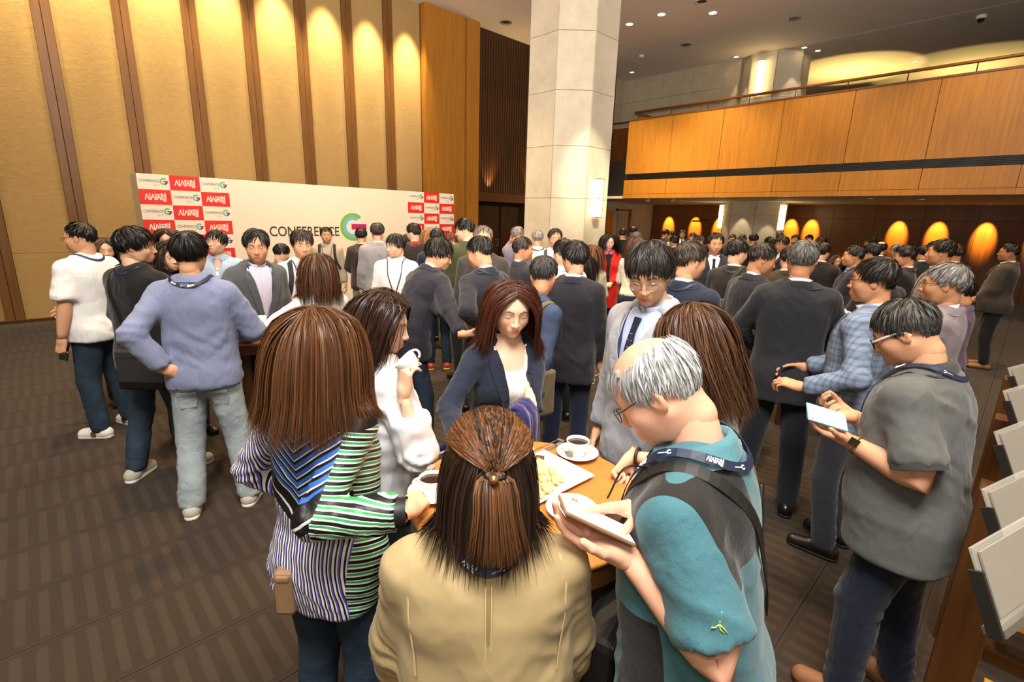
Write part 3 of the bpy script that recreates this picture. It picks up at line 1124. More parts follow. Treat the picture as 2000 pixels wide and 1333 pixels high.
        for nm in 'LR':
            Hh, K, A = J['H' + nm], J['K' + nm], J['A' + nm]
            k = 1 + fat * .18
            F.cap(Hh + [0, -.01, -.02], K, (.080 if f else .086) * k + bi * .6, .060 * k + bi, .035)
            hem = A + [0, .01, bottom.get('hemz', -.03)]
            F.cap(K, hem, .060 * k + bi, bottom.get('cuff', .052 + bi), .02, flat=True)
            kn += [(K, A - Hh, .12, .8), (A + [0, 0, .05], A - K, .12, 1.3), (Hh + [0, .06, 0], A - Hh, .08, .8)]
        for sg in (-1, 1):
            F.ell((sg * .076, -.052, .88), (.078 * (1 + fat * .1), .068 * (1 + fat * .1), .080), .04)
        garment('trousers' if not bottom.get('name') else bottom['name'], F, bottom['mat'], bottom.get('amp', .005), kn)
        P.pants = F
        shoes = shoes or dict(kind='dress', mat=plain('#15120f', .3))
        for nm in 'LR':
            A = J['A' + nm]
            sho = shoe_meshes(shoes.get('kind', 'dress'), lod)
            M = Matrix.Translation(Vector(((A[0]) * s, (A[1]) * s, 0))) @ Matrix.Rotation(-math.radians(J['t' + nm]), 4, 'Z') @ Matrix.Scale(s, 4)
            o = shared('shoe', sho[0], shoes['mat'], root)
            o.matrix_local = M
            shared('sole', sho[1], shoes.get('sole', plain('#0d0c0b', .6)), o)
            if shoes.get('extra'):
                shoes['extra'](o)
    # --- body: head, neck, limbs, hands in one mesh
    parts, n0 = [], 0
    allV, allF, allT = [], [], []
    def addb(V, F_, T=None):
        nonlocal n0
        V = np.asarray(V)
        allV.append(V)
        F_ = [tuple(int(i) + n0 for i in q) for q in F_] if not isinstance(F_, np.ndarray) else (F_ + n0).tolist()
        allF.extend(F_)
        allT.append(np.ones((len(V), 4), np.float32) if T is None else T)
        n0 += len(V)
    if top.get('scoop'):
        Fk = torso_field(-.003, 1.10, 0, -.012, .012, top=1.49)
        addb(*Fk.mesh())
    seen = abs((rel + head[0] + 180) % 360 - 180) > 62
    HV, HQ, HT = head_template(sex, lh['head'] if seen else max(lh['head'] * 1.7, .0070))
    HVs = HV.copy()
    jaw = R.normal(0, .02) + fat * .06
    HVs[:, 0] *= .955 + R.normal(0, .012) + fat * .05 + jaw * np.clip(-HV[:, 2] / .1, 0, 1)
    HVs[:, 2] *= 1 + R.normal(0, .012)
    addb(h2b(HVs), HQ, HT)
    nt = h2b((0, -.016, -.030))
    nk = spline([bend((0, -.012, 1.36)), nb, h2b((0, -.030, -.085)), nt], 10)
    addb(*sweep(nk, np.linspace(.060, .047, 10) * (1 if not f else .84) * (1 + fat * .12), 18))
    addb(*sweep(bend(np.array([[0, 0, .84], [0, 0, .95], [0, .0, 1.1], [0, 0, 1.25], [0, -.01, 1.40], [0, -.02, 1.46]])), [.085, .09, .085, .095, .085, .05], 10))
    for nm, sg in (('L', -1), ('R', 1)):
        S, E, Wr = J['S' + nm], J['E' + nm], J['W' + nm]
        k = (1 + fat * .12) * (.80 if f else 1)
        path = np.concatenate([np.linspace(S, E, 7)[:-1], np.linspace(E, Wr, 7)])
        path[5] = path[5] * .75 + E * .25 * .4 + .15 * (E + (Wr - E) * .05)
        rr = np.interp(np.linspace(0, 2, 13), [0, .35, .8, 1, 1.3, 1.7, 2], np.array([.050, .051, .043, .041, .043, .033, .026])) * k
        addb(*sweep(path, rr, 14 if lod < 2 else 8))
        sp = J['h' + nm]
        fd = norm(Wr - E)
        if sp.get('f') is not None:
            fd = norm(np.array(sp['f'], float) * [sg, 1, 1])
            if sp.get('b') or (lean and Wr[2] > 1.2 and not sp.get('abs')):
                fd = Rt @ fd
        pm = np.array(sp.get('pm', (-.85, .1, -.35)), float) * [sg, 1, 1]
        zc = -norm(pm - fd * (pm @ fd))
        xc = np.cross(fd, zc)
        HM = np.stack([xc, fd, zc], 1)
        J['hm' + nm], J['hp' + nm] = HM, Wr + fd * .09 - zc * .03
        hV, hQ = hand_template(sp.get('pose', 'relax'), lh['hand'])
        hv = hV * (.90 if f else 1.0)
        if sg < 0:
            hv = hv * [-1, 1, 1]
            hQ = hQ[:, ::-1]
        hv = hv @ HM.T + Wr + fd * .012
        addb(hv, hQ)
        if legs:
            Hh, K, A = J['H' + nm], J['K' + nm], J['A' + nm]
            addb(*sweep(np.array([Hh + [0, 0, .04], (Hh + K) / 2, K, (K + A) / 2, A, A + [0, .02, -.04]]), [.075, .062, .046, .042, .032, .03], 8))
    V = np.concatenate(allV) * s
    P.body = obj('body', mesh(V, allF, tint=np.concatenate(allT)), skin_mat(skin), root)
    # --- eyes
    if eyes and seen and lod < 2:
        em = eye_mat()
        for sg in (-1, 1):
            ev, ef, et = eye_mesh(sg, gaze, openness)
            obj('eye', mesh(h2b(ev) * s, ef, tint=et), em, root)
    # --- hair
    hair = dict(hair or {})
    hm = hair.pop('mat', None) or hair_mat('#0b0908', '#221a15')
    extra = hair.pop('extra', None)
    style = hair.pop('style', 'short')
    dn = {0: (1300, 7, .0026), 1: (340, 6, .0054), 2: (150, 4, .0095)}[lod]
    n = hair.pop('n', dn[0])
    wd = hair.pop('wid', dn[2])
    if rng > 3:
        n, wd = min(n, 800), max(wd, .0034)
    CV, CF, SP, rnd = hair_mesh(style, R, n=n, segs=hair.pop('segs', dn[1] + (3 if style == 'long' else 0)), wid=wd, sex=sex, collide=outer if style == 'long' else None, tofm=h2b, **hair)
    if extra:
        SP, rnd = extra(SP, rnd)
    SV, SF, sr, sa = strands_mesh(SP, wd, rnd)
    V = np.concatenate([CV, SV])
    P.hair = obj('hair', mesh(h2b(V) * s, np.concatenate([CF, SF + len(CV)]), rnd=np.concatenate([np.full(len(CV), .35), sr]), along=np.concatenate([np.zeros(len(CV)), sa])), hm, root)
    if glasses:
        make_glasses(P, **glasses)
    if lanyard:
        make_lanyard(P, **(lanyard if isinstance(lanyard, dict) else {}))
    return P

def relax_line(q, it=2):
    q = q.copy()
    for _ in range(it):
        q[1:-1] = .5 * q[1:-1] + .25 * (q[:-2] + q[2:])
    return q

def hash_label(t):
    h = 7
    for ch in t:
        h = (h * 131 + ord(ch)) & 0x7fffffff
    return h

def eye_mat():
    if 'eye' not in _M:
        t = NT('eye')
        t.col(t.attr('tint').outputs['Color'])
        t.set(Roughness=.15, Specular_IOR_Level=.5)
        _M['eye'] = t.m
    return _M['eye']

SHOES = {}
def shared(name, me, mat, parent):
    """another object on the same mesh data, with a material of its own"""
    if not me.materials:
        me.materials.append(mat)
    o = bpy.data.objects.new(name, me)
    COL.objects.link(o)
    o.parent = parent
    o.material_slots[0].link = 'OBJECT'
    o.material_slots[0].material = mat
    return o
def shoe_meshes(kind, lod):
    key = (kind, lod)
    if key in SHOES:
        return SHOES[key]
    h = (.0075, .011, .018)[lod]
    F = Fld((-.07, -.10, -.01), (.07, .24, .16), h)
    if kind == 'sneaker':
        F.cap((0, -.035, .040), (0, .14, .034), .040, .042, .02)
        F.cap((0, -.02, .05), (0, .03, .10), .044, .040, .03)
        F.cap((0, .05, .06), (.002, .15, .036), .036, .032, .03)
    elif kind == 'loafer':
        F.cap((0, -.035, .036), (0, .15, .026), .038, .040, .02)
        F.cap((0, -.02, .04), (0, .01, .07), .040, .040, .03)
        F.cap((0, .05, .045), (0, .15, .03), .034, .032, .03)
    else:
        F.cap((0, -.035, .036), (0, .16, .026), .037, .036, .02)
        F.cap((0, -.02, .05), (0, .02, .09), .040, .038, .03)
        F.cap((0, .04, .055), (0, .17, .03), .034, .026, .03)
    F.cut(lambda x, y, z: np.maximum(.016 - z, z - .125) + 0 * x + 0 * y)
    V, Q = F.mesh()
    V = relax(V, Q, 1)
    a = mesh(V, Q)
    F = Fld((-.07, -.10, -.02), (.07, .24, .06), h)
    F.cap((0, -.035, .014), (0, .145 if kind != 'dress' else .16, .014), .043, .046 if kind != 'dress' else .040, .02)
    F.cut(lambda x, y, z: np.maximum(-z, z - (.026 if kind == 'sneaker' else .018)) + 0 * x + 0 * y)
    V, Q = F.mesh()
    b = mesh(V, Q)
    SHOES[key] = (a, b)
    return SHOES[key]

def make_glasses(P, mat=None, shape='oval', temple=None, r=.0012, w=.0215, h=.017, lens=True, tr=None, y=.104):
    mat = mat or plain('#c8a860', .25, .9)
    mb = MB()
    hl = []
    for sg in (-1, 1):
        a = np.linspace(0, 2 * np.pi, 28, endpoint=False)
        e = 2.0 if shape == 'oval' else 3.2
        cx, sz = np.cos(a), np.sin(a)
        k = (np.abs(cx) ** e + np.abs(sz) ** e) ** (-1 / e)
        ring = np.stack([sg * .0325 + cx * k * w, y - .010 * (np.abs(sg * .0325 + cx * k * w) / .055) ** 2 + 0 * a, sz * k * h - .004], 1)
        mb.tube(ring, r, 6, closed=True)
        hl.append(ring)
    mb.tube(spline([(-.012, y, .002), (0, y + .003, .005), (.012, y, .002)], 8), r, 6)
    V = P.h2b(np.concatenate(mb.v)) * P.s
    o = obj('glasses', mesh(V, mb.f), mat, P.root)
    for sg in (-1, 1):
        pts = spline([(sg * .054, y - .012, .004), (sg * .066, y - .03, .006), (sg * .077, .03, .010), (sg * .080, -.012, .010), (sg * .079, -.032, -.012)], 12)
        tv, tf = sweep(pts, tr or r * 1.1, 6)
        obj('temple', mesh(P.h2b(tv) * P.s, tf), temple or mat, o)
    if lens:
        for ring in hl:
            c = ring.mean(0)
            Vl = np.concatenate([[c + [0, .001, 0]], ring])
            obj('lens', mesh(P.h2b(Vl) * P.s, np.array([(0, 1 + i, 1 + (i + 1) % 28) for i in range(28)])), lens_mat(), o)
    return o

def lens_mat():
    if 'lens' not in _M:
        t = NT('lens')
        t.b.inputs['Alpha'].default_value = .10
        t.col('#dde4ea')
        t.set(Roughness=.03, Specular_IOR_Level=.8)
        _M['lens'] = t.m
    return _M['lens']

def make_lanyard(P, w=.018, mat=None, z=1.10, badge=True, x=.0, field=None, lo=.055, n=60, off=.004):
    mat = mat or plain('#1b2440', .55)
    pts = [(x, .150, z), (-.030 + x * .5, .145, z + .10), (-lo, .120, 1.34), (-.072, .050, 1.455), (-.080, -.030, 1.470), (-.050, -.095, 1.462), (0, -.112, 1.455),
           (.050, -.095, 1.462), (.080, -.030, 1.470), (.072, .050, 1.455), (lo, .120, 1.34), (.030 + x * .5, .145, z + .10), (x, .150, z)]
    o, q, N = P.strip('lanyard', pts, w, mat, off=off, n=n, field=field, ret=True)
    P.lan = (o, q, N)
    if badge:
        b = q[0] + N[0] * .006
        Z = np.array([0, 0, -1.])
        Nn = norm(N[0] * [1, 1, .3])
        X = norm(np.cross(Nn, -Z))
        M = np.stack([X, Nn, -Z], 1)
        Vb = np.array([(sx * .038, sy * .0015, sz) for sz in (-.115, -.002) for sx in (-1, 1) for sy in (-1, 1)]) @ M.T + b
        Fb = np.array([(0, 1, 3, 2), (4, 6, 7, 5), (0, 4, 5, 1), (2, 3, 7, 6), (0, 2, 6, 4), (1, 5, 7, 3)])
        obj('badge', mesh(Vb * P.s, Fb, smooth=False), plain('#e6dcc6', .4), o)
    return o
# ------------------------------------------------------------------ the hall
def structure(o, label=None, cat=None):
    o['kind'] = 'structure'
    if label:
        o['label'] = label
        o['category'] = cat
    return o

def wood(c1, c2, scale=1., rough=.42, axis='Z', bump=.05):
    key = ('w', c1, c2, scale, rough, axis)
    if key not in _M:
        t = NT('wood')
        sc = {'Z': (14, 14, .7), 'X': (.7, 14, 14), 'Y': (14, .7, 14)}[axis]
        v = t.coord(scale=tuple(scale * q for q in sc))
        n1 = t.noise(v, 1.6, 5., .62)
        n2 = t.noise(v, 9., 3., .6)
        f = t.math('ADD', t.math('MULTIPLY', n1, .7), t.math('MULTIPLY', n2, .3))
        t.col(t.ramp(f, [(.32, c1), (.68, c2)]))
        t.set(Roughness=rough, Specular_IOR_Level=.4)
        t.bump(n2, bump, .002)
        _M[key] = t.m
    return _M[key]

def stone(c1, c2, rough=.85):
    key = ('st', c1, c2)
    if key not in _M:
        t = NT('stone')
        v = t.coord()
        t.col(t.ramp(t.math('ADD', t.math('MULTIPLY', t.noise(v, 3., 5., .65), .5), t.math('MULTIPLY', t.noise(v, 60., 3., .7), .5)), [(.33, c1), (.66, c2)]))
        t.set(Roughness=rough, Specular_IOR_Level=.2)
        t.bump(t.noise(v, 45., 5., .7), .45, .01)
        _M[key] = t.m
    return _M[key]

def linen():
    t = NT('linen')
    v = t.coord(scale=(3, 3, 60))
    slub = t.noise(v, 3., 5., .7)
    v2 = t.coord()
    spots = t.noise(v2, 9., 6., .75)
    blot = t.noise(v2, 1.3, 3., .5)
    t.col(t.mix(t.math('MULTIPLY', blot, .4), t.ramp(slub, [(.25, '#9a7b4a'), (.75, '#bb9b68')]), '#8d7242'))
    t.set(Roughness=.9, Specular_IOR_Level=.15, Sheen_Weight=.2)
    t.bump(t.math('ADD', t.math('MULTIPLY', slub, .35), t.math('MULTIPLY', t.math('POWER', spots, 3.), 2.0)), .5, .012)
    return t.m

def carpet():
    t = NT('carpet')
    tc = t.n('ShaderNodeTexCoord')
    oi = t.n('ShaderNodeObjectInfo')
    x, y, z = t.sep(tc.outputs['Object'])
    ph = t.math('ADD', t.math('DIVIDE', x, .085), t.math('MULTIPLY', oi.outputs['Random'], 1.0))
    fr = t.math('FRACT', ph)
    bar = t.math('MULTIPLY', t.math('GREATER_THAN', fr, .12), t.math('LESS_THAN', fr, .56))
    ybar = t.math('LESS_THAN', t.math('ABSOLUTE', y), .190)
    seam = t.math('GREATER_THAN', t.math('ABSOLUTE', y), .214)
    m = t.math('MAXIMUM', t.math('MULTIPLY', bar, ybar), t.math('MULTIPLY', seam, .7))
    nz = t.noise(tc.outputs['Object'], 330., 3., .75)
    big = t.noise(tc.outputs['Object'], 3., 3., .6)
    col = t.mix(m, '#231b14', '#362b21')
    col = t.mix(t.math('MULTIPLY', nz, .55), col, t.mix(nz, '#120d0a', '#6b5a48'))
    col = t.mix(t.math('MULTIPLY', big, .3), col, '#241c15')
    t.col(col)
    t.set(Roughness=.95, Specular_IOR_Level=.1, Sheen_Weight=.1)
    t.bump(t.math('ADD', nz, t.math('MULTIPLY', m, .5)), .5, .004)
    return t.m

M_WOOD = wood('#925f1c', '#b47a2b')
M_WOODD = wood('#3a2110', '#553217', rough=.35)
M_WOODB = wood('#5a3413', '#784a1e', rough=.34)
M_BATTEN = wood('#5f3d1c', '#7a5226', rough=.38)
M_SLAT = wood('#3a2414', '#52351d', rough=.5)
M_STONE = stone('#b9ab92', '#d2c6ae')
M_STONE2 = stone('#9d9078', '#b5a88e')
M_CEIL = None
t = NT('plaster')
v_ = t.coord()
t.col(t.mix(t.noise(v_, 1.2, 3., .5), '#cfc4b6', '#d9cfc2'))
t.set(Roughness=.9, Specular_IOR_Level=.1)
t.bump(t.noise(v_, 120., 3., .6), .06, .003)
M_CEIL = t.m
M_BLACK = plain('#0c0a08', .5)
M_DARK = plain('#15100b', .6)

# floor: carpet laid in ribbed strips
flo = structure(obj('floor', box_me((-8, -8, -.12), (21, 13.2, -.012)), M_DARK), 'dark brown ribbed carpet floor of the hall', 'floor')
m_car = carpet()
strip_me = mesh(*(lambda b: (np.concatenate(b.v), b.f))(MB().box((-14, -.2225, -.012), (15, .2225, 0))), smooth=False)
for k in range(-18, 30):
    yc = 3.62 - .225 + .45 * k
    if yc > 12.6:
        break
    o = obj('carpet_strip', strip_me, m_car, flo)
    o.location = (6.0, yc, 0)

# striped wall: linen panels between paired battens
wl = structure(obj('wall_left', box_me((-8, 11.40, 0), (7.62, 11.65, 6.85)), M_DARK), 'tall striped wall of linen panels between brown wooden battens', 'wall')
M_LIN = linen()
for k in range(-8, 8):
    x0 = .52 - 1.01 + 1.01 * k + .24
    for z0, z1 in ((0.02, 1.125), (1.13, 6.85)):
        obj('fabric_panel', box_me((x0, 11.352, z0), (x0 + .77, 11.41, z1)), M_LIN, wl)
    for j in (0, 1):
        b = MB().box((x0 + .772 + j * .119, 11.30, 0), (x0 + .772 + j * .119 + .113, 11.42, 6.85))
        b.build('batten', M_BATTEN, wl, bevel=.004)
MB().box((-8, 11.28, 0), (7.6, 11.36, .05)).build('baseboard_left', M_WOODD)['kind'] = 'structure'

# wood panelling and the slatted screen over the entrance
wp = structure(obj('wall_panelling', box_me((7.6, 11.36, 0), (9.35, 11.65, 6.85)), M_DARK), 'warm brown wood panelling beside the slatted screen', 'wall')
obj('panel', box_me((7.60, 11.14, 0), (8.84, 11.37, 6.85)), M_WOOD, wp)
obj('panel', box_me((8.90, 11.14, 0), (9.34, 11.37, 6.85)), M_WOOD, wp)
obj('joint', box_me((8.84, 11.20, 0), (8.90, 11.37, 6.85)), M_WOODB, wp)
wsn = structure(obj('wall_screen', box_me((9.34, 11.50, 2.62), (15.3, 11.65, 6.85)), M_BLACK), 'dark vertical slatted screen above the hall entrance', 'wall')
sl_me = box_me((0, 11.37, 2.60), (.052, 11.50, 6.85))
for k in range(62):
    o = obj('slat', sl_me, M_SLAT, wsn)
    o.location = (9.37 + .0955 * k, 0, 0)
obj('lintel', box_me((9.34, 11.30, 2.36), (15.3, 11.70, 2.60)), M_WOODD, wsn)
ent = structure(obj('door_1', box_me((9.34, 12.9, 0), (15.3, 13.0, 2.36)), M_BLACK), 'dark entrance doors recessed under the slatted screen', 'door')
obj('soffit', box_me((9.34, 11.70, 2.36), (15.3, 13.0, 2.42)), M_DARK, ent)
for x0 in (9.5, 10.6, 11.75, 13.0):
    dl = MB().box((x0, 12.80, .02), (x0 + 1.05, 12.90, 2.28)).build('door_leaf', M_WOODD, ent, bevel=.005)
    MB().tube([(x0 + .95, 12.70, .95), (x0 + .95, 12.70, 1.20)], .012, 8).box((x0 + .93, 12.70, .96), (x0 + .97, 12.80, .99)).box((x0 + .93, 12.70, 1.16), (x0 + .97, 12.80, 1.19)).build('handle', plain('#c9c4ba', .25, .9), dl)
obj('reveal', box_me((9.34, 11.65, 0), (9.42, 12.9, 2.36)), M_WOODD, ent)
for x0 in (12.72, 12.84, 12.92):
    obj('slat', box_me((x0, 12.6, 0), (x0 + .05, 12.8, 2.3)), M_SLAT, ent)

# stone wall beyond the entrance, with its pilaster and openings
ws = structure(obj('wall_stone', box_me((15.3, 11.60, 0), (19.4, 11.8, 6.85)), M_STONE2), 'grey stone block wall with doorways beyond the entrance', 'wall')
obj('pilaster', box_me((15.10, 11.05, 0), (15.42, 11.62, 6.85)), M_WOODB, ws)
for r in range(8):
    z0 = .86 * r
    xs = [15.42, 16.12, 17.3, 18.4, 19.35] if r % 2 else [15.42, 16.7, 17.85, 18.9, 19.35]
    for a, b in zip(xs[:-1], xs[1:]):
        if z0 < 2.3 and b > 15.7 and a < 17.8:
            if a < 15.8:
                b = 15.86
            elif b > 17.8:
                a = 17.72
            else:
                continue
        if z0 > 2.7 and a > 16.75:
            continue
        MB().box((a + .004, 11.50, z0 + .004), (b - .004, 11.62, min(z0 + .856, 6.85))).build('stone_block', M_STONE2, ws)
obj('stone_block', box_me((16.52, 11.50, 0), (16.74, 11.62, 2.30)), M_STONE2, ws)
d2 = structure(MB().box((15.86, 11.52, 0), (16.52, 11.60, 2.28)).build('door_2', wood('#a8601c', '#c07526'), None, bevel=.004), 'orange wooden door in the stone wall', 'door')
obj('sign_plate', box_me((16.1, 11.508, 1.42), (16.32, 11.522, 1.46)), plain('#6b3d10', .5), d2)
d3 = structure(MB().box((16.74, 11.50, 0), (16.80, 11.72, 2.36)).box((17.66, 11.50, 0), (17.72, 11.72, 2.36)).box((16.74, 11.50, 2.30), (17.72, 11.72, 2.38)).build('door_3', wood('#7a4616', '#95581f')), 'dark open doorway with wooden frame in the stone wall', 'doorway')
obj('dark_sheet', box_me((16.80, 11.62, 0), (17.66, 11.66, 2.30)), M_DARK, d3)  # flat dark sheet standing for the shade inside the open doorway

# ceiling
ce = structure(obj('ceiling', box_me((-8, -8, 6.85), (16.48, 11.65, 7.0)), M_CEIL), 'pale plaster ceiling with recessed lights', 'ceiling')
obj('ceiling_panel', box_me((16.50, -8, 6.85), (26, 11.65, 7.0)), M_CEIL, ce)

def downlight(x, y, z, r=.085, on=True, label='', e=18., trim='#d8d2c8'):
    e_ = empty('ceiling_downlight', (x, y, z))
    tag(e_, label, 'downlight', 'recessed ceiling downlights')
    MB().lathe([(r, 0), (r * 1.22, -.004), (r * 1.25, -.010), (r * .98, -.014), (r * .86, -.004), (r * .80, .02)], 20).build('trim_ring', plain(trim, .4), e_, True)
    MB().lathe([(0.0, -.002), (r * .84, -.002), (r * .84, .002), (0, .002)], 20).build('lens', plain('#fff1d8', .4, emit='#ffe2b0', estr=e) if on else plain('#3a342c', .4), e_)
    return e_
_dl = [((11.99, 8.32), 'lit round downlight second nearest the stone column on the ceiling'), ((11.98, 7.40), 'lit round downlight in the middle of the ceiling row'),
       ((12.71, 6.44), 'largest lit round downlight farthest right of the ceiling row'), ((12.60, 9.26), 'lit round downlight half hidden behind the tall stone column'),
       ((15.66, 10.62), 'tiny lit downlight by the far stone wall corner'), ((20.12, 3.53), 'tiny lit downlight above the balcony at far right'),
       ((16.30, 7.35), 'lit downlight at the near corner of the balcony column top'), ((16.72, 5.60), 'lit downlight beside the balcony column top on its right'), ((17.25, 5.40), 'small lit downlight behind the balcony column top')]
for (x, y), l in _dl:
    downlight(x, y, 6.85, .10 if x < 13 else .075, True, l)
for (x, y), l in (((14.34, 7.97), 'unlit recessed ceiling speaker nearest the balcony column'), ((14.33, 5.14), 'unlit recessed ceiling speaker above the balcony rail'), ((9.77, 10.62), 'unlit recessed ceiling speaker left of the tall column'), ((11.94, 6.35), 'pale round ceiling vent at the top edge of the picture')):
    e_ = downlight(x, y, 6.85, .13, False, l, trim='#8d8478' if 'speaker' in l else '#cfc8bd')
    e_.name = 'ceiling_speaker' if 'speaker' in l else 'ceiling_vent'
    e_['category'] = 'speaker' if 'speaker' in l else 'vent'
    del e_['group']
for (x, y), l in (((14.34, 9.42), 'small white smoke detector on the ceiling beside the column'),):
    e_ = empty('smoke_detector', (x, y, 6.85))
    tag(e_, l, 'smoke detector')
    MB().lathe([(.075, 0), (.075, -.03), (.055, -.05), (0, -.055)], 20).build('housing', plain('#ddd8cf', .4), e_, True)
    MB().lathe([(.02, -.052), (.02, -.066), (0, -.068)], 12).build('sensor', plain('#f4f0e8', .4), e_, True)
e_ = empty('security_camera', (16.99, 1.89, 6.85))
tag(e_, 'white dome security camera on the ceiling at far right', 'camera')
MB().lathe([(.10, 0), (.10, -.05), (.085, -.075)], 20).build('housing', plain('#e2dcd0', .4), e_, True)
MB().lathe([(.08, -.070), (.07, -.11), (.04, -.14), (0, -.148)], 20).build('dome', plain('#1b1a1a', .1), e_, True)

# stone columns with wall lamps
def octagon(ap, rot0=0.):
    a = np.radians(22.5 + 45 * np.arange(8)) + rot0
    R_ = ap / math.cos(math.radians(22.5))
    return np.stack([R_ * np.cos(a), R_ * np.sin(a)], 1)

def column(name, cx, cy, ap, z0, z1, joints, label, mat):
    c = structure(MB().prism(octagon(ap - .035), z0, z1).build(name, M_STONE2), label, 'column')
    c.location = (cx, cy, 0)
    oc = octagon(ap)
    zs = [z0] + [j for j in joints if z0 < j < z1] + [z1]
    for i in range(8):
        p, q = oc[i], oc[(i + 1) % 8]
        d = norm(q - p)
        n_ = np.array([d[1], -d[0]])
        p2, q2 = p + d * .013, q - d * .013
        L = np.linalg.norm(q2 - p2)
        scoop = .035 if i % 2 == 1 else 0.
        ts = np.linspace(0, 1, 7)
        front = [p2 + (q2 - p2) * t_ - n_ * scoop * math.sin(math.pi * t_) * .6 for t_ in ts]
        back = [q2 - n_ * .06, p2 - n_ * .06]
        for a, b in zip(zs[:-1], zs[1:]):
            MB().prism(np.array(front + back), a + .005, b - .005).build('stone_panel', mat, c)
    return c

def sconce(loc, rz, label, h=.78, w=.18):
    e_ = empty('wall_lamp', loc, rz)
    tag(e_, label, 'wall lamp', 'brass framed wall lamps on the columns')
    br = plain('#8a7238', .35, .8)
    mb = MB()
    for x in (-w / 2, w / 2 - .016):
        mb.box((x, 0, -h / 2), (x + .016, .12, h / 2))
    for z in (-h / 2, -.008, h / 2 - .016):
        mb.box((-w / 2, 0, z), (w / 2, .12, z + .016))
    mb.build('frame', br, e_)
    for z0, z1 in ((-h / 2 + .016, -.008), (.008, h / 2 - .016)):
        obj('shade', box_me((-w / 2 - .002, .01, z0), (w / 2 + .002, .115, z1)), plain('#fff0cf', .5, emit='#ffdf9e', estr=11.), e_)
    return e_

c1 = column('stone_column', 8.70, 7.40, .88, 0, 6.85, [1.31, 2.33, 3.34, 4.36, 5.40], 'tall pale octagonal stone column near the middle of the hall', M_STONE)
sconce((8.66, 7.40 - .885, 2.35), math.pi, 'lit brass wall lamp on the tall stone column in the hall')
c2 = column('stone_column', 17.30, 6.55, .88, 0, 6.85, [.9, 2.2, 3.9, 5.6], 'octagonal stone column standing behind the balcony front', M_STONE)
sconce((17.30 - .885, 6.60, 6.15), math.pi / 2, 'lit brass wall lamp on the column above the balcony rail', .95, .17)
sconce((17.30 - .2, 6.55 - .885, 2.15), math.pi, 'lit brass wall lamp on the right side of the column under the balcony')
sconce((17.30 - .3, 6.55 + .885, 2.15), 0, 'lit brass wall lamp on the left side of the column under the balcony')

# balcony: wood parapet, black vent strip, handrail
bal = structure(obj('wall_balcony', box_me((14.06, -8, 2.64), (14.5, 9.45, 4.94)), M_WOODD), 'long wooden balcony front with black vent strip and handrail', 'balcony')
obj('floor_slab', box_me((14.5, -8, 2.70), (25, 11.3, 3.85)), M_DARK, bal)
ys = [9.45, 7.95, 6.45, 4.95, 3.45, 1.95, .45, -1.05, -2.55, -4.05, -5.55]
for a, b in zip(ys[:-1], ys[1:]):
    obj('parapet_panel', box_me((14.0, b + .006, 3.36), (14.08, a - .006, 4.93)), M_WOOD, bal)
    obj('parapet_panel', box_me((13.97, b + .006, 2.75), (14.08, a - .006, 3.17)), M_WOOD, bal)
    obj('edge_trim', box_me((13.96, b + .002, 2.62), (14.08, a - .002, 2.742)), M_WOOD, bal)
obj('vent_strip', box_me((14.03, -6, 3.17), (14.09, 9.45, 3.36)), M_BLACK, bal)
lv = box_me((14.0, -6, 0), (14.035, 9.44, .012))
for k in range(5):
    o = obj('louver', lv, plain('#1c1510', .5), bal)
    o.location = (0, 0, 3.19 + k * .034)
obj('capping', box_me((13.98, -6, 4.93), (14.16, 9.47, 4.97)), M_WOODB, bal)
obj('parapet_end', box_me((14.02, 9.36, 2.62), (15.5, 9.45, 4.94)), M_WOODB, bal)
# setback bay beside it
obj('setback_panel', box_me((15.50, 9.45, 3.42), (15.58, 11.5, 5.05)), M_WOODB, bal)
obj('setback_panel', box_me((15.47, 9.45, 2.70), (15.58, 11.5, 3.22)), M_WOODB, bal)
obj('setback_vent', box_me((15.54, 9.45, 3.22), (15.60, 11.5, 3.42)), M_BLACK, bal)
rail = MB().tube(np.array([(14.06, -6, 5.17), (14.06, 9.30, 5.17)]), .033, 10)
rl = rail.build('handrail', wood('#6b3c14', '#85501e', axis='Y'), bal, True)
MB().tube(np.array([(14.06, 9.28, 5.17), (15.45, 9.28, 5.17)]), .030, 10).build('handrail', wood('#6b3c14', '#85501e', axis='Y'), bal, True)
MB().tube(np.array([(15.54, 9.45, 5.24), (15.54, 11.2, 5.24)]), .028, 10).build('handrail', wood('#6b3c14', '#85501e', axis='Y'), bal, True)
po = MB().tube([(0, 0, 0), (0, 0, .22)], .011, 8).me()
for k in range(13):
    o = obj('baluster', po, plain('#3a2a18', .4, .5), bal)
    o.location = (14.06, 9.15 - 1.1 * k, 4.96)
structure(obj('ceiling_balcony', box_me((14.09, -8, 2.62), (19.4, 11.5, 2.70)), M_CEIL), 'low ceiling underneath the balcony', 'ceiling')
# upper level far walls
wu = structure(obj('wall_upper', box_me((16.62, 7.3, 3.85), (16.8, 11.6, 6.85)), M_STONE2), 'grey stone block wall above the balcony', 'wall')
for r in range(4):
    for c_ in range(4):
        y0 = 7.3 + c_ * 1.1 + (.4 if r % 2 else 0)
        obj('stone_block', box_me((16.52, y0 + .004, 3.85 + r * .75 + .004), (16.63, min(y0 + 1.096, 11.5), 3.85 + r * .75 + .746)), M_STONE2, wu)
structure(obj('wall_far', box_me((24, -8, 3.85), (24.2, 9, 6.85)), plain('#6a5a34', .8)), 'olive lit wall at the back of the upper level', 'wall')
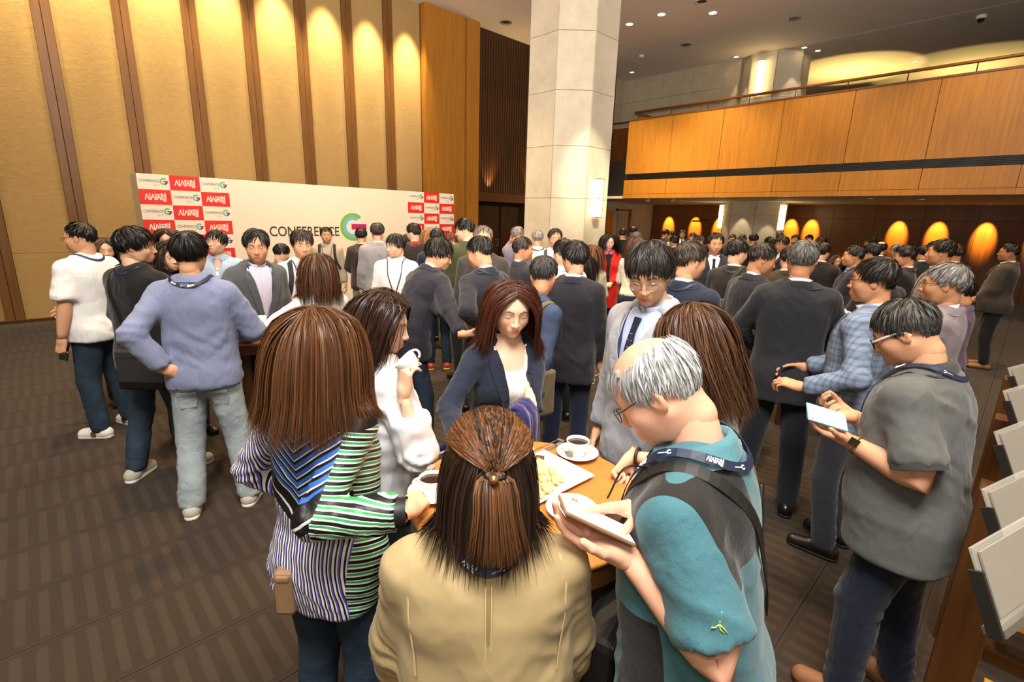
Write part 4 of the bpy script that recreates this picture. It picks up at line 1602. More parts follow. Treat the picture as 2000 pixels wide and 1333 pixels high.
# back wall under the balcony
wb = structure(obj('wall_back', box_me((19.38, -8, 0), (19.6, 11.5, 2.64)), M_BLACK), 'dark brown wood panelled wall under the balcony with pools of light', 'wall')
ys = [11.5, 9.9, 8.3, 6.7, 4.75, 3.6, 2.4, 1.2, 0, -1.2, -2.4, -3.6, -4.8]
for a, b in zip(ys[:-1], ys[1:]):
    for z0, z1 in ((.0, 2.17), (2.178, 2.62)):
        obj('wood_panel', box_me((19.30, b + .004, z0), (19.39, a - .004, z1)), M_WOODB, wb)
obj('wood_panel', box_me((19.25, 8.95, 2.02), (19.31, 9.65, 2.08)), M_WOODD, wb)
for i, (y, l) in enumerate(((10.68, 'left of the doorway header'), (9.52, 'at the doorway header'), (8.54, 'left of the column'), (6.0, 'right of the column'), (5.36, 'second right of the column'), (2.97, 'first of the right three'), (2.03, 'middle of the right three'), (1.0, 'last of the right three'), (-.1, 'at the right picture edge'))):
    lamp('wall_spot_beam', 'SPOT', (18.78, y, 2.59), (19.30, y, 1.80), 1100, (1, .60, .14), .015, 34, .8)
    downlight(18.78, y, 2.62, .05, True, 'small downlight under the balcony over the wall glow ' + l, 25.)
for (x, y), l in (((15.1, 3.0), 'small downlight in the low balcony ceiling, near the front edge'), ((15.7, 2.08), 'small downlight in the low balcony ceiling, rightmost of the front ones'), ((15.1, 5.1), 'small downlight in the low balcony ceiling next to the column'), ((15.6, 8.3), 'small downlight in the low balcony ceiling left of the column')):
    downlight(x, y, 2.62, .06, True, l, 20.)
    lamp('soffit_beam', 'SPOT', (x, y, 2.58), (x, y, 0), 30, (1, .75, .45), .05, 90, .6)
for (x, y), l in (((14.6, 8.9), 'small dark security camera under the balcony end'), ((14.6, 8.0), 'second small security camera under the balcony end')):
    e_ = empty('security_camera', (x, y, 2.62))
    tag(e_, l, 'camera')
    MB().lathe([(.04, 0), (.04, -.03)], 12).build('mount', plain('#bfb6a6', .4), e_)
    MB().box((-.09, -.03, -.085), (.06, .03, -.03)).build('housing', plain('#b8afa0', .4), e_, bevel=.006)
for lx, ly, lz, tx, ty, tz, en, an in ((16.55, 5.6, 6.8, 16.75, 5.75, 4.5, 60, 40), (17.0, 5.30, 6.8, 17.1, 5.6, 4.5, 60, 40), (16.2, 7.3, 6.8, 16.5, 7.1, 4.5, 50, 40), (16.45, 5.55, 2.6, 16.65, 5.8, .8, 45, 46), (16.15, 6.55, 2.6, 16.4, 6.55, .8, 45, 46), (16.4, 7.5, 2.6, 16.6, 7.3, .8, 30, 46)):
    lamp('column_beam', 'SPOT', (lx, ly, lz), (tx, ty, tz), en, (1, .80, .55), .02, an, .4)
# lamp on the upper level, its glow on the ceiling
e_ = empty('floor_lamp', (20.0, 5.2, 3.85))
tag(e_, 'glowing yellow floor lamp on the upper level behind the rail', 'lamp')
MB().lathe([(.16, 0), (.16, .02), (.02, .04)], 20).build('base', M_BLACK, e_)
MB().tube([(0, 0, .02), (0, 0, 1.62)], .012, 8).build('pole', M_BLACK, e_)
MB().lathe([(.33, 1.45), (.30, 1.72), (.295, 1.72), (.325, 1.45)], 28).build('lamp_shade', plain('#e8c860', .6, emit='#ffc030', estr=1.6), e_, True)
lamp('floor_lamp_glow', 'SPOT', (20.0, 5.2, 5.45), (20.0, 5.2, 7), 260, (1, .74, .25), .05, 110, .1)
lamp('upper_glow', 'SPOT', (22.0, 2.5, 5.3), (22.0, 2.5, 7), 200, (1, .74, .25), .05, 120, .1)
for x, y in ((9.9, 11.25), (11.6, 11.25), (12.3, 11.25)):
    lamp('screen_uplight', 'SPOT', (x, y, 2.64), (x, 11.40, 4.0), 110, (1, .62, .22), .03, 70, .8)
lamp('column_spot', 'SPOT', (6.4, 3.2, 6.75), (8.60, 6.72, 2.5), 1900, (1, .88, .66), .05, 17, .8)

# ------------------------------------------------------------------ the printed photo wall
def text_me(body, size, bold=0., extr=0.0004):
    cu = bpy.data.curves.new('t', 'FONT')
    cu.body = body
    cu.size = size
    cu.offset = bold
    cu.extrude = extr
    cu.resolution_u = 3
    o = bpy.data.objects.new('t', cu)
    COL.objects.link(o)
    dg = bpy.context.evaluated_depsgraph_get()
    me = bpy.data.meshes.new_from_object(o.evaluated_get(dg))
    bpy.data.objects.remove(o)
    bb = np.array([v.co[:] for v in me.vertices])
    return me, bb.min(0), bb.max(0)

def fit_text(body, w, h, bold=0., extr=.0004):
    """flat lettering in the XZ plane facing -Y, lower left at the origin, w x h"""
    me, lo, hi = text_me(body, 1., bold)
    V = np.array([v.co[:] for v in me.vertices])
    V = (V - lo) / np.maximum(hi - lo, 1e-6)
    W = np.stack([V[:, 0] * w, -V[:, 2] * extr * 2, V[:, 1] * h], 1)
    for v, c in zip(me.vertices, W):
        v.co = c
    me.update()
    return me

def stroke_me(segs, th, y=-.0012, sc=1.):
    mb = MB()
    for (a, b) in segs:
        a, b = np.array(a, float) * sc, np.array(b, float) * sc
        d = norm(b - a)
        n_ = np.array([-d[1], d[0]]) * th * sc / 2
        a, b = a - d * th * sc * .35, b + d * th * sc * .35
        q = [a - n_, b - n_, b + n_, a + n_]
        mb.add([(p[0], 0, p[1]) for p in q] + [(p[0], y, p[1]) for p in q], [(4, 5, 6, 7), (0, 3, 2, 1), (0, 1, 5, 4), (1, 2, 6, 5), (2, 3, 7, 6), (3, 0, 4, 7)])
    return mb

SISA = [((0, .06), (.09, .35)), ((.09, .35), (.18, .06)), ((.235, .05), (.235, .38)), ((.29, .06), (.38, .35)), ((.38, .35), (.465, .06)), ((.515, .05), (.515, .38)), ((.515, .21), (.57, .21)),
        ((.57, .345), (.74, .345)), ((.655, .33), (.585, .06)), ((.655, .30), (.735, .06)), ((.735, .20), (.79, .20)), ((.795, .05), (.795, .38)),
        ((.86, .40), (.86, .25)), ((.86, .25), (.94, .25)), ((.93, .33), (.985, .33)), ((.995, .20), (.995, .42)), ((.86, .155), (1.0, .155)), ((.86, .075), (1.0, .075)), ((.86, -.005), (1.0, -.005))]
def sisa_me(w):
    return stroke_me(SISA, .05, -.0012 if w > .2 else -.0006, w).me()

def arc_me(r0, r1, a0, a1, n=20, y=-.0012, clip=None):
    a = np.radians(np.linspace(a0, a1, n))
    o_ = np.stack([r1 * np.cos(a), r1 * np.sin(a)], 1)
    i_ = np.stack([r0 * np.cos(a), r0 * np.sin(a)], 1)
    mb = MB()
    for k in range(n - 1):
        q = [i_[k], o_[k], o_[k + 1], i_[k + 1]]
        mb.add([(p[0], 0, p[1]) for p in q] + [(p[0], y, p[1]) for p in q], [(4, 7, 6, 5), (0, 1, 2, 3), (0, 4, 5, 1), (2, 6, 7, 3)])
    return mb.me()

C_GREEN, C_BLUE, C_PUR, C_MAG = plain('#7fb43c', .55), plain('#6fb6cf', .55), plain('#3b2a6e', .55), plain('#b21f58', .55)
def g_logo(parent, x, y, z, r, mono=None, name='logo'):
    """ring letter G: green outer arc, blue inner arc, purple foot, magenta bar"""
    e = empty(name, (x, y, z))
    e.parent = parent
    key = round(r, 4)
    if key not in GL:
        GL[key] = (arc_me(r * .78, r, 48, 285, 26), arc_me(r * .52, r * .78, 55, 250, 22), arc_me(r * .52, r, 285, 355, 14, -.0014), stroke_me([((0.02 * r, .02 * r), (r * .93, .02 * r))], r * .40, -.0016).me(), arc_me(r * .52, r * .78, 250, 287, 8))
    for nm, me, m in zip(('green_arc', 'blue_arc', 'purple_arc', 'magenta_bar', 'blue_arc'), GL[key], (C_GREEN, C_BLUE, C_PUR, C_MAG, C_BLUE)):
        obj(nm, me.copy() if mono else me, mono or m, e)
    return e
GL = {}

pw = empty('photo_wall', (0, 10.0, 0))
tag(pw, 'wide white printed conference photo wall with red and white logo tiles', 'photo wall')
obj('board', box_me((1.35, 0, 0), (7.60, .62, 2.43)), plain('#e9dcc4', .6), pw)
m_red, m_wht = plain('#e0281a', .55), plain('#efe3cd', .6)
m_ink, m_gry = plain('#3a342e', .6), plain('#b3a690', .6)
t_conf, t_yr, t_sisa = fit_text('CONFERENCE', .265, .042, .004), fit_text('2019', .085, .034), sisa_me(.28)
TW, TH = .4325, .2375
for gx in (1.35, 6.30):
    for c_ in range(3):
        for r in range(10):
            x0, z1 = gx + c_ * TW, 2.43 - r * TH
            red = (r + c_) % 2 == 1
            o = obj('logo_tile', box_me((x0, -.004, z1 - TH), (x0 + TW, 0, z1)), m_red if red else m_wht, pw)
            if r > 6:
                continue
            if red:
                q = obj('lettering', t_sisa, plain('#f4ead8', .6), o)
                q.location = (x0 + .075, -.0042, z1 - TH + .065)
            else:
                q = obj('lettering', t_conf, m_ink, o)
                q.location = (x0 + .028, -.0042, z1 - .125)
                q = obj('year_lettering', t_yr, m_gry, o)
                q.location = (x0 + .205, -.0042, z1 - .185)
                g_logo(o, x0 + .355, -.0042, z1 - .105, .055)
q = obj('lettering', fit_text('CONFERENCE', 1.37, .19, .012), m_ink, pw)
q.location = (3.27, -.001, 1.44)
g_logo(pw, 4.95, -.001, 1.63, .285)
# ------------------------------------------------------------------ tables and what stands on them
M_CHINA = plain('#f1eee8', .18, coat=.3)
M_STEEL = plain('#c9c6c0', .22, .95)
M_TOP = wood('#a5672c', '#c4853f', axis='X', rough=.32)
M_TEDGE = wood('#4b2a10', '#6a3f18', axis='X', rough=.4)

def bar_table(x, y, r, label, h=1.05):
    e = empty('bar_table', (x, y, 0))
    tag(e, label, 'table', 'round wooden standing tables')
    MB().lathe([(0, h - .012), (r - .004, h - .012), (r, h - .009), (r, h - .003), (r - .003, h), (0, h)], 72).build('table_top', M_TOP, e, False)
    MB().lathe([(r - .05, h - .075), (r - .004, h - .075), (r - .004, h - .012), (r - .05, h - .012)], 72).build('apron', M_TEDGE, e, False)
    for k in range(4):
        a = math.pi / 4 + k * math.pi / 2
        c, s_ = math.cos(a) * (r * .70), math.sin(a) * (r * .70)
        MB().box((c - .03, s_ - .03, 0), (c + .03, s_ + .03, h - .012)).build('leg', M_WOODD, e, bevel=.003)
    MB().box((-r * .5, -.02, .20), (r * .5, .02, .25)).box((-.02, -r * .5, .20), (.02, r * .5, .25)).build('stretcher', M_WOODD, e)
    return e

CUP = {}
def cup_parts():
    if not CUP:
        CUP['cup'] = MB().lathe([(.0, .004), (.022, .004), (.024, 0), (.027, 0), (.027, .006), (.034, .018), (.0405, .036), (.0425, .056), (.0415, .057), (.0390, .037), (.032, .020), (.0, .012)], 36).me(True)
        a = np.linspace(-1.25, 1.25, 14)
        CUP['handle'] = mesh(*sweep(np.stack([.036 + .024 * np.cos(a), 0 * a, .033 + .018 * np.sin(a)], 1), .0042, 8))
        CUP['coffee'] = MB().lathe([(0, .045), (.0398, .045), (.0398, .046), (0, .046)], 30).me()
        CUP['saucer'] = MB().lathe([(0, .004), (.036, .004), (.037, 0), (.042, 0), (.043, .004), (.064, .011), (.077, .019), (.0775, .0205), (.063, .0145), (.040, .0075), (0, .0075)], 44).me(True)
        CUP['spoon'] = mesh(*(lambda b: (np.concatenate(b.v), b.f))(MB().tube(spline([(-.07, 0, .004), (-.02, 0, .003), (.03, 0, .006), (.05, 0, .004)], 12), .0022, 6)))
    return CUP

M_COFFEE = plain('#2a1206', .08)
def cup(x, y, z, rz, label, coffee=True, milk=False, tilt=None):
    c = cup_parts()
    e = empty('coffee_cup', (x, y, z), rz)
    tag(e, label, 'cup', 'white coffee cups')
    obj('cup_body', c['cup'], M_CHINA, e)
    obj('handle', c['handle'], M_CHINA, e)
    if coffee:
        obj('coffee', c['coffee'], plain('#8a5a30', .15) if milk else M_COFFEE, e)
    if tilt is not None:
        e.rotation_euler = tilt
    return e

def saucer(x, y, z, label):
    o = obj('saucer', cup_parts()['saucer'].copy(), M_CHINA)
    o.location = (x, y, z)
    tag(o, label, 'saucer', 'white saucers')
    return o

def spoon(x, y, z, rz, label, ry=0.):
    mb = MB().tube(spline([(-.065, 0, .004), (-.02, 0, .005), (.022, 0, .006)], 10), .0020, 6)
    e = empty('teaspoon', (x, y, z), rz)
    e.rotation_euler = (0, ry, rz)
    tag(e, label, 'spoon', 'steel teaspoons')
    mb.build('handle', M_STEEL, e, True)
    a = np.linspace(0, 2 * np.pi, 18, endpoint=False)
    V = [(.040, 0, .002)] + [(.040 + .022 * math.cos(q), .013 * math.sin(q), .0065) for q in a]
    F = [(0, 1 + i, 1 + (i + 1) % 18) for i in range(18)]
    obj('bowl', mesh(V, F), M_STEEL, e)
    return e

def platter(x, y, z, rz, lx, ly, label):
    e = MB()
    prof = []
    o = empty('platter', (x, y, z), rz)
    tag(o, label, 'platter')
    MB().box((-lx / 2 + .02, -ly / 2 + .02, 0), (lx / 2 - .02, ly / 2 - .02, .006)).build('base', M_CHINA, o, bevel=.003)
    a, b = np.array([(-lx / 2 + .02, -ly / 2 + .02), (lx / 2 - .02, -ly / 2 + .02), (lx / 2 - .02, ly / 2 - .02), (-lx / 2 + .02, ly / 2 - .02)]), np.array([(-lx / 2, -ly / 2), (lx / 2, -ly / 2), (lx / 2, ly / 2), (-lx / 2, ly / 2)])
    V = np.concatenate([np.c_[a, np.full(4, .006)], np.c_[b, np.full(4, .016)], np.c_[a, np.full(4, .0)], np.c_[b, np.full(4, .012)]])
    F = []
    for i in range(4):
        j = (i + 1) % 4
        F += [(i, 4 + i, 4 + j, j)[::-1], (8 + i, 8 + j, 12 + j, 12 + i)[::-1], (4 + i, 12 + i, 12 + j, 4 + j)[::-1]]
    obj('rim', mesh(V, F, smooth=False), M_CHINA, o)
    return o

ZT = 1.05
bar_table(1.03, .965, .375, 'round wooden standing table in the foreground holding a platter of cookies')
saucer(1.345, 1.020, ZT, 'white saucer under the full coffee cup on the foreground table')
cup(1.345, 1.020, ZT + .0085, .9, 'white cup of black coffee on the far right of the foreground table')
spoon(1.315, 1.062, ZT + .014, -1.9, 'steel teaspoon lying on the saucer of the black coffee cup', -.12)
platter(1.112, 1.000, ZT, math.radians(-2), .30, .24, 'white rectangular platter of cookies on the foreground table')
M_COOK = plain('#e2c184', .75)
ck = MB().box((-.022, -.012, 0), (.022, .012, .011)).me()
rr = np.random.default_rng(3)
ckl = ['first', 'second', 'third', 'fourth', 'fifth']
for i in range(5):
    for j in range(4):
        o = obj('cookie', ck, M_COOK)
        o.location = (1.035 + .030 * i + .004 * j, .918 + .036 * j + .006 * i, ZT + .007 + (.009 if (i + j) % 2 else 0))
        o.rotation_euler = (.35 if j % 2 else .1, rr.normal(0, .12), .75 + rr.normal(0, .12))
        b = o.modifiers.new('bevel', 'BEVEL')
        b.width, b.segments = .003, 2
        tag(o, 'small pale finger cookie lying among the others on the white foreground platter', 'cookie', 'finger cookies on the foreground platter')
o = MB().box((-.022, -.016, 0), (.022, .016, .016)).build('brownie', plain('#5a3524', .8), None, bevel=.004)
o.location, o.rotation_euler = (1.195, 1.075, ZT + .007), (0, 0, .5)
tag(o, 'brown chocolate brownie piece at the far end of the cookie platter', 'brownie')
tg = empty('tongs', (1.325, 1.140, ZT), .02)
tag(tg, 'steel serving tongs lying beside the cookie platter', 'tongs')
for sg in (-1, 1):
    MB().box((-.075, sg * .016 - .006, .001), (.065, sg * .010 + .004, .004)).build('tong_arm', M_STEEL, tg)
MB().box((.060, -.016, .001), (.075, .016, .006)).build('hinge', M_STEEL, tg)
saucer(1.045, .800, ZT, 'empty white saucer under the smartphone at the near table edge')
saucer(.790, 1.150, ZT, 'white saucer at the left table edge behind the ponytail')
cup(.790, 1.150, ZT + .0085, 2.4, 'white cup of milky coffee held at the left table edge', True, True)
spoon(.850, 1.270, ZT, .6, 'steel teaspoon at the left edge of the foreground table')

bar_table(1.12, 3.76, .38, 'round wooden standing table between the blue sweater man and grey blazer man')
for x, y, l in ((1.19, 4.00, 'white cup in front of the grey blazer man'), (1.22, 3.80, 'white cup nearer of the stacked pair before the grey blazer'), (.98, 3.93, 'white cup beside the blue sweater sleeve on the middle table')):
    saucer(x, y, ZT, 'white saucer under the ' + l)
    cup(x, y, ZT + .0085, 1., l)
platter(1.13, 3.60, ZT, .45, .24, .17, 'white square platter with a yellow cake on the middle table')
o = MB().box((-.03, -.02, 0), (.03, .02, .022)).build('cake_slice', plain('#e6c26a', .7), None, bevel=.005)
o.location = (1.14, 3.61, ZT + .007)
tag(o, 'small yellow cake slice on the square platter of the middle table', 'cake')
for k in range(3):
    o = MB().lathe([(0, .004), (.05, .004), (.052, 0), (.056, .004), (.088, .017), (.089, .019), (.06, .008), (0, .008)], 40).build('side_plate', M_CHINA, None, True)
    o.location = (.90, 3.67, ZT + .0085 * k)
    tag(o, ('bottom', 'middle', 'top')[k] + ' white side plate of the stack beside the blue sweater man', 'plate', 'stacked side plates on the middle table')
bar_table(5.25, 1.20, .40, 'round wooden standing table hidden among suited men on the right')
saucer(5.08, 1.05, ZT, 'white saucer on the table behind the broad dark suit')
cup(5.08, 1.05, ZT + .0085, .4, 'white cup on the table behind the broad dark suit')
o = MB().lathe([(0, .0), (.045, 0), (.058, .02), (.060, .05), (.045, .082), (.050, .09), (.050, .102), (.040, .106), (.012, .11), (.012, .122), (0, .124)], 30).build('sugar_pot', M_CHINA, None, True)
o.location = (5.30, 1.08, ZT)
tag(o, 'round white lidded sugar pot on the table among suited men', 'pot')

# ------------------------------------------------------------------ notice stands along the right edge
m_acr = NT('acrylic')
m_acr.col('#cfcabd')
m_acr.set(Roughness=.08, Specular_IOR_Level=.7, Alpha=.38)
m_acr = m_acr.m
m_rail = plain('#b7b2a6', .25, .8)
m_post = wood('#41260f', '#5c3818', rough=.35)
for i, (x, l) in enumerate(((2.05, 'nearest dark wooden notice stand beside the grey polo man'), (2.90, 'dark wooden notice stand behind the grey polo man'), (3.75, 'farthest dark wooden notice stand along the right edge'))):
    e = empty('notice_stand', (x, -.16, 0))
    tag(e, l, 'stand', 'dark wooden notice stands')
    MB().box((-.05, .02, 0), (.05, .13, 1.13)).build('post', m_post, e, bevel=.004)
    MB().box((-.035, -.62, .0), (.035, -.50, 1.14)).build('post', m_post, e, bevel=.004)
    MB().box((-.20, -.56, .30), (.20, -.02, .34)).build('shelf_board', wood('#a56a2a', '#c0833c', axis='X', rough=.3), e, bevel=.003)
    MB().box((-.05, -.52, .0), (.05, -.02, .06)).build('foot_rail', m_post, e)
for i, (x, l) in enumerate(((1.20, 'nearest clear acrylic notice holder at the bottom right corner'), (1.52, 'clear acrylic notice holder low on the second stand'), (2.02, 'clear acrylic notice holder level with the grey polo sleeve'), (2.60, 'clear acrylic notice holder behind the grey polo shoulder'), (3.08, 'farthest clear acrylic notice holder below the cream board'))):
    e = empty('notice_holder', (x, -.085, 1.17))
    e.rotation_euler = (math.radians(-26), 0, math.radians(-17))
    tag(e, l, 'notice holder', 'clear acrylic notice holders')
    L = .30 if i != 2 else .36
    MB().box((0, -.010, 0), (L, -.004, .150)).build('acrylic_panel', m_acr, e, bevel=.001)
    MB().box((.012, -.016, .02), (L - .012, -.012, .140)).build('notice_sheet', plain('#8f887c', .6), e)
    MB().box((-.004, -.022, -.010), (L + .004, .012, .004)).build('ledge', m_rail, e)
    MB().box((-.010, -.020, -.012), (-.002, .004, .11)).build('end_bracket', plain('#26221e', .35), e, bevel=.001)
o = MB().box((0, -.02, 0), (1.3, .02, 1.75)).build('cream_board', stone('#cdbf9f', '#dccfb2'))
o.location = (4.35, -.30, 0)
o.rotation_euler = (0, 0, math.radians(-4))
tag(o, 'tall cream canvas board standing behind the notice stands', 'board')

# ------------------------------------------------------------------ things people carry
def smartphone(M, label, screen='#dfe6ef', estr=.9, case='#2a2624', w=.074, h=.152):
    e = empty('smartphone')
    e.matrix_world = M
    tag(e, label, 'phone')
    MB().box((-w / 2, -h / 2, -.004), (w / 2, h / 2, .004)).build('case', plain(case, .3), e, bevel=.003)
    MB().box((-w / 2 + .003, -h / 2 + .004, .004), (w / 2 - .003, h / 2 - .004, .0046)).build('screen', plain(screen, .1, emit=screen, estr=estr), e)
    return e

def wmat(P, local, X=None, Y=None, Z=None):
    """world matrix at a person-space point (canonical units) with the given person-space axes"""
    Mr = Matrix.Translation(P.root.location) @ P.root.rotation_euler.to_matrix().to_4x4()
    p = np.asarray(local, float) * P.s
    Rm = np.eye(3)
    if Y is not None:
        Y = norm(Y)
        Z = norm(np.asarray(Z) - Y * (np.asarray(Z) @ Y))
        Rm = np.stack([np.cross(Y, Z), Y, Z], 1)
    M = Matrix.Identity(4)
    for i in range(3):
        for j in range(3):
            M[i][j] = Rm[i, j]
        M[i][3] = p[i]
    return Mr @ M

def hand_phone(P, hand, label, **kw):
    HM, Wr = P.J['hm' + hand], P.J['W' + hand]
    f_, z_ = HM[:, 1], HM[:, 2]
    return smartphone(wmat(P, Wr + f_ * kw.pop('fo', .10) - z_ * kw.pop('zo', .030), Y=kw.pop('Y', f_), Z=kw.pop('Z', -z_)), label, **kw)

def shoulder_bag(P, at, w, h, d, mat, label, strap_pts=None, rz=0., strap_mat=None, name='shoulder_bag', lower=None):
    M = wmat(P, at) @ Matrix.Rotation(rz, 4, 'Z')
    e = empty(name)
    e.matrix_world = M
    tag(e, label, 'bag')
    MB().box((-w / 2, -d / 2, -h / 2), (w / 2, d / 2, h / 2)).build('bag_body', mat, e, bevel=min(d * .3, .02))
    if lower:
        MB().box((-w / 2 - .002, -d / 2 - .002, -h / 2 - .001), (w / 2 + .002, d / 2 + .002, -h / 2 + h * .28)).build('bag_base', lower, e, bevel=min(d * .3, .02))
    MB().box((-w / 2 + .01, -d / 2 - .003, h * .30), (w / 2 - .01, d / 2 + .003, h / 2 - .008)).build('flap', mat, e, bevel=.006)
    if strap_pts is not None:
        q, N = P.outer.proj(P.bend(spline(strap_pts, 40)), .006)
        q = relax_line(q, 3)
        V, F = ribbon(q, N, .030 if strap_mat is None else .034, .003)
        o = obj('strap', mesh(V * P.s, F, smooth=False), strap_mat or mat)
        o.parent = e
        Mr = Matrix.Translation(P.root.location) @ P.root.rotation_euler.to_matrix().to_4x4()
        o.matrix_local = M.inverted() @ Mr
    return e

def backpack(P, mat, label, at=(0, -.22, 1.22)):
    M = wmat(P, P.bend(np.array(at)))
    e = empty('backpack')
    e.matrix_world = M
    tag(e, label, 'backpack')
    F = Fld((-.2, -.14, -.27), (.2, .14, .27), .016)
    F.ell((0, 0, -.02), (.145, .085, .215), .02)
    F.cap((0, -.05, -.13), (0, -.05, -.03), .08, .08, .03)
    V, Q = F.mesh()
    obj('pack_body', mesh(relax(V, Q, 1), Q), mat, e)
    MB().tube(spline([(-.05, .03, .19), (0, .03, .235), (.05, .03, .19)], 10), .008, 6).build('grab_handle', mat, e, True)
    Mr = Matrix.Translation(P.root.location) @ P.root.rotation_euler.to_matrix().to_4x4()
    for sg in (-1, 1):
        q, N = P.outer.proj(P.bend(spline([(sg * .09, -.12, 1.38), (sg * .10, -.06, 1.455), (sg * .105, .04, 1.445), (sg * .115, .12, 1.34), (sg * .14, .11, 1.20), (sg * .165, .0, 1.12)], 26)), .004)
        V, Fa = ribbon(relax_line(q), N, .042, .006)
        o = obj('strap', mesh(V * P.s, Fa, smooth=False), mat)
        o.parent = e
        o.matrix_local = M.inverted() @ Mr
    return e
# ------------------------------------------------------------------ the guests
BLK = lambda: hair_mat('#0a0807', '#1d1714')
BRN = lambda: hair_mat('#1c0f08', '#4a2a16')
GRY = lambda: hair_mat('#3a3836', '#8c8a86')
def HS(length=.06, side=.03, lift=.010, **kw):
    return dict(style='short', length=length, side=side, lift=lift, **kw)
S_BLACK = dict(kind='dress', mat=plain('#121010', .25))
S_SNKW = dict(kind='sneaker', mat=plain('#dcd8cf', .6), sole=plain('#e8e4da', .6))
S_SNKG = dict(kind='sneaker', mat=fabric('#b3aa9c'), sole=plain('#dcd8cc', .6))
S_LOAF = dict(kind='loafer', mat=plain('#7a4f30', .7), sole=plain('#3a2418', .7))
def SUIT(c, inner='#e6e8ee', tie=None, **kw):
    return dict(kind='jacket', mat=fabric(c, melange=.10), inner=fabric(inner), tie=fabric(tie) if tie else None, **kw)
def PANTS(c, **kw):
    return dict(mat=fabric(c, melange=.08), **kw)
DK_JEANS = lambda: dict(mat=denim('#171d26', '#2c3846'))
FR = 'guests standing round the foreground table'
CR = 'guests standing in the hall'

# ---- foreground: woman in the khaki coat with a half ponytail
def ponytail(SP, rnd):
    R = np.random.default_rng(5)
    N, m, _ = SP.shape
    root = SP[:, 0]
    up = (root[:, 2] > .062) & (root[:, 1] < .075)
    tie = np.array([0, -.128, .028])
    out = SP.copy()
    t = np.linspace(0, 1, m)
    for i in np.where(up)[0]:
        a = root[i]
        lay = .027 + .006 * R.random()
        a = SKULL_C + norm(a - SKULL_C) * (SKULL_R + lay * .8)
        mid = SKULL_C + norm(a * .62 + tie * .38 - SKULL_C) * (SKULL_R + lay)
        mid2 = SKULL_C + norm(a * .25 + tie * .75 - SKULL_C) * (SKULL_R + lay)
        sp = R.normal(0, 1, 3)
        L = .135 + .035 * R.random()
        p1 = tie + np.array([sp[0] * .012, -.022 + sp[1] * .006, -.012])
        end = tie + np.array([sp[0] * .019 + .010, -.030 + .012 * sp[1], -L])
        q = tie + np.array([sp[0] * .014 + .004, -.034 + .008 * sp[1], -L * .5])
        out[i] = spline([a, mid, mid2, tie + sp * [.005, .003, .004], p1, q, end], m)
    cen = np.abs(root[:, 0]) < .045
    rnd = np.where(up, np.where(cen, np.where(rnd < .55, rnd * .25, .55 + .4 * rnd), .45 + .55 * rnd), rnd * .15)
    return out, rnd

khaki_m = fabric('#a8936a', weave=1200., rough=.55, melange=.04, fold=.09, sheen=.05)
P = person('woman in khaki coat seen from behind with half ponytail, nearest the camera', -2.5, .87, 2, 1.505, 'f', fat=.6, shw=1.24, head=(4, 12, 2), lod=0, lean=3,
           arms=(dict(t=(.215, .20, .88), p=(.55, -1, -.1)), dict(t=(.215, .20, .88), p=(.55, -1, -.1))),
           top=dict(name='coat', mat=khaki_m, infl=.048, sinf=.042, hem=.62, loose=1.06, amp=.012, cuff=.02), bottom=DK_JEANS(), shoes=S_BLACK, eyes=False, group=FR,
           hair=dict(style='long', nape=.116, part=.02, n=4100, wid=.0018, segs=11, lift=.018, puff=.005, jitter=.18, mat=hair_mat('#110c09', '#6a4223', .36), extra=ponytail))
P.collar('coat_collar', khaki_m, r=.078, hgt=.060, gap=48, flare=.016, z=1.452, tiltf=10, fold=.0)
o, q, N = P.strip('seam', [(.0, -.13, 1.44), (0, -.17, 1.3), (0, -.16, 1.1), (0, -.16, .9)], .006, fabric('#8d7a48'), off=.0015, n=40, ret=True)
st = fabric('#c2ad76')
for dx in (-.006, .006):
    P.strip('stitch_line', [(dx, -.13, 1.435), (dx, -.17, 1.3), (dx, -.16, 1.1), (dx, -.16, .9)], .0022, st, off=.003, n=40)
for sg in (-1, 1):
    P.strip('armhole_seam', [(sg * .165, -.06, 1.455), (sg * .178, -.10, 1.38), (sg * .176, -.12, 1.28), (sg * .168, -.13, 1.20)], .005, st, off=.002, n=30)
make_lanyard(P, w=.021, badge=False, off=.008, n=80)
# hair tie with a gold bead
q = P.h2b(np.array([0, -.142, .028])) * P.s
tie_o = mesh(*sweep(P.h2b(np.stack([.020 * np.cos(np.linspace(0, 6.283, 20)), -.140 + .014 * np.sin(np.linspace(0, 6.283, 20)), np.full(20, .026)], 1)) * P.s, .0045, 6, caps=False))
to = obj('hair_tie', tie_o, plain('#0d0c0c', .4), P.root)
gb = MB().lathe([(0, -.008), (.007, -.006), (.009, 0), (.007, .006), (0, .008)], 14).build('bead', plain('#d8a070', .2, .9), to, True)
gb.location = tuple(P.h2b(np.array([-.006, -.168, .030])) * P.s)
KHAKI = P

